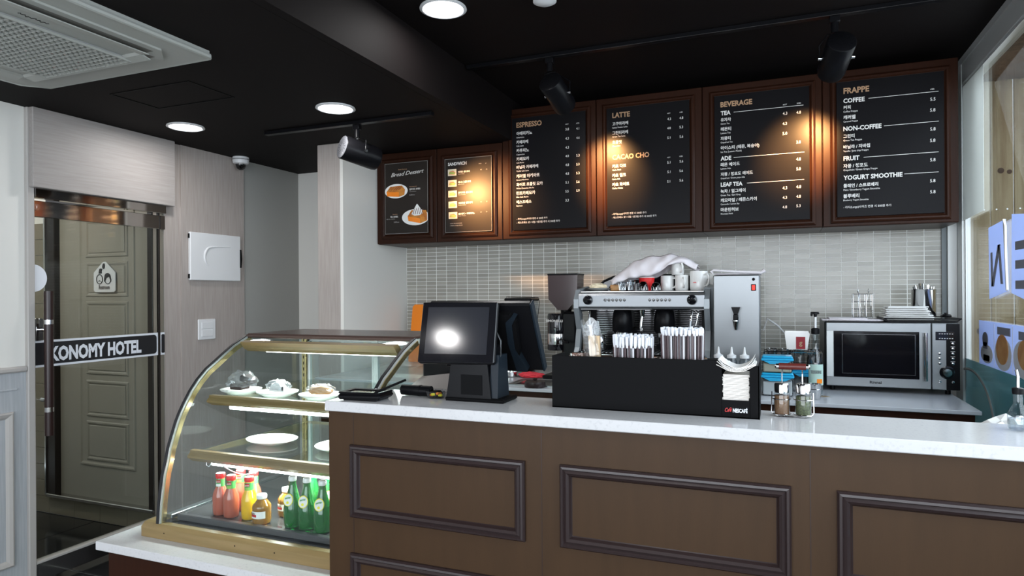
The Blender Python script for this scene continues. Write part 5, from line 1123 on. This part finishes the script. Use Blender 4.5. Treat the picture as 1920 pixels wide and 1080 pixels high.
for z in (.296, .274):
    for i in range(6): g.box(Mx(.722)+i*.0105, Mx(.728)+i*.0105, -.2312, -.2308, z, z+.003)
P('display_marks', g, 'white_ink', cp, kind='stuff')
for (x, z) in [(.779, .25), (.779, .226), (.779, .202), (.779, .178), (.779, .154), (.725, .202), (.725, .178), (.725, .154), (.725, .066), (.779, .066)]: P('button', G().lathe([(.0065, 0), (.006, .004), (.001, .0045)], 14, (Mx(x), -.2295, z), (0, -1, 0)), 'chrome', cp)
g = G()
for (x, z) in [(.779, .25), (.779, .226), (.779, .202), (.779, .178), (.779, .154)]: g.box(Mx(x)-.009, Mx(x)+.009, -.2306, -.2300, z+.009, z+.011)
P('button_captions', g, 'white_ink', cp, kind='stuff')
dl = P('dial', G().lathe([(.020, 0), (.020, .010), (.018, .016), (.001, .017)], 28, (Mx(.755), -.2295, .111), (0, -1, 0)), 'chrome', cp); P('dial_ring', G().lathe([(.031, 0), (.032, .002), (.022, .003)], 32, (Mx(.755), -.2290, .111), (0, -1, 0)), 'black_gloss', dl)
ZM = ZB+.3525
t = tag(P('folded_cloth', G().box(-.13, .13, -.1, .1, .0, .007, .003).box(-.12, .06, -.09, .09, .007, .013, .003).tube([(-.13, -.10, .004), (-.15, -.09, .004), (-.155, -.02, .006)], [.004, .005, .004], 8), 'cloth_white'), 'white cloth spread on the microwave under the cutlery basket', 'cloth'); t.location = (.37, 3.93, ZM)
t = T('cutlery_basket', 'small wire basket with two teaspoons on the microwave', 'basket', (.415, 3.95, ZM+.0135))
g = G()
for z in (.002, .045, .085, .125): g.tube([(-.045, -.035, z), (.045, -.035, z), (.045, .035, z), (-.045, .035, z)], .0015, 5, True)
for x in (-.045, -.015, .015, .045):
    for y in (-.035, .035): g.cyl((x, y, 0), (x, y, .125), .0015, 5)
P('basket_wires', g, 'chrome', t)
for i, (a, b, nm) in enumerate((((.0, 0, .005), (-.02, 0, .14), 'teaspoon leaning to the cloth side of the wire basket'), ((.01, 0, .005), (.03, 0, .142), 'teaspoon leaning to the plate side of the wire basket'))):
    s_ = T('teaspoon', nm, 'spoon', (.415, 3.95, ZM+.0135), 0, 'teaspoons in the wire basket'); P('stem', G().cyl(a, b, .002, 8), 'chrome', s_); P('bowl', G().lathe([(.001, -.014), (.009, -.006), (.010, .002), (.005, .012), (.001, .013)], 14, b, Vector(b)-Vector(a), sy=.4), 'chrome', s_)
t = T('serving_tray', 'black serving tray on the microwave under the plates', 'tray', (.665, 3.95, ZM)); P('tray', G().prism([(-.165, .006), (-.15, 0), (.15, 0), (.165, .012), (.168, .018), (.162, .018), (.148, .006), (-.148, .006), (-.162, .016), (-.168, .016)], -.14, .14, 'y'), 'black_plastic', t)
P('tray_rim', G().ring(-.168, .168, -.145, .145, [(0, .012), (.003, .018), (.008, .014)], 0, 'z', 1), 'black_plastic', t)
for i in range(7):
    s_ = 1+.02*((i*5) % 3-1); q = P('plate', G().box(-.115*s_+i*.003, .115*s_-i*.006, -.09, .09, .0, .007, .003).box(-.09, .09, -.07, .07, .004, .0095, .002), 'porcelain')
    tag(q, 'white rectangular plate stacked on the black tray, '+('at the bottom', 'second from the bottom', 'third from the bottom', 'fourth from the bottom', 'third from the top', 'second from the top', 'at the top')[i], 'plate', 'white plates stacked on the tray'); q.location = (.615, 3.94, ZM+.0065+i*.0098); q.rotation_euler = (0, .0, .03*((i*7) % 5-2))
t = T('steel_canister', 'polished steel canister full of cutlery near the window', 'canister', (.715, 4.20, ZM-.3525)) 
t.location = (.715, 4.06, ZM+.018)
P('canister', G().lathe([(.055, 0), (.057, .003), (.057, .14), (.059, .143), (.055, .141), (.053, .006)], 32), 'chrome', t)
for i in range(7):
    a = i*.9; x, y = .03*math.cos(a), .03*math.sin(a); s_ = T('cutlery_piece', 'steel cutlery handle sticking out of the canister', 'cutlery', (.715, 4.06, ZM+.021), 0, 'cutlery in the steel canister'); P('blade', G().cyl((x*.5, y*.5, .002), (x*1.5, y*1.5, .155+.008*(i % 3)), .005, 8, .007), 'chrome', s_)
t = T('black_knob_lid', 'small round black lid on the end of the tray', 'lid', (.79, 3.93, ZM+.018)); P('lid', G().lathe([(.022, 0), (.024, .003), (.024, .010), (.018, .016), (.001, .017)], 24), 'black_plastic', t); P('lid_grip', G().cyl((0, 0, .016), (0, 0, .024), .008), 'black_plastic', t)
t = T('drinking_glass', 'empty clear glass beside the canister', 'glass', (.652, 3.99, ZM+.0755)) if False else None
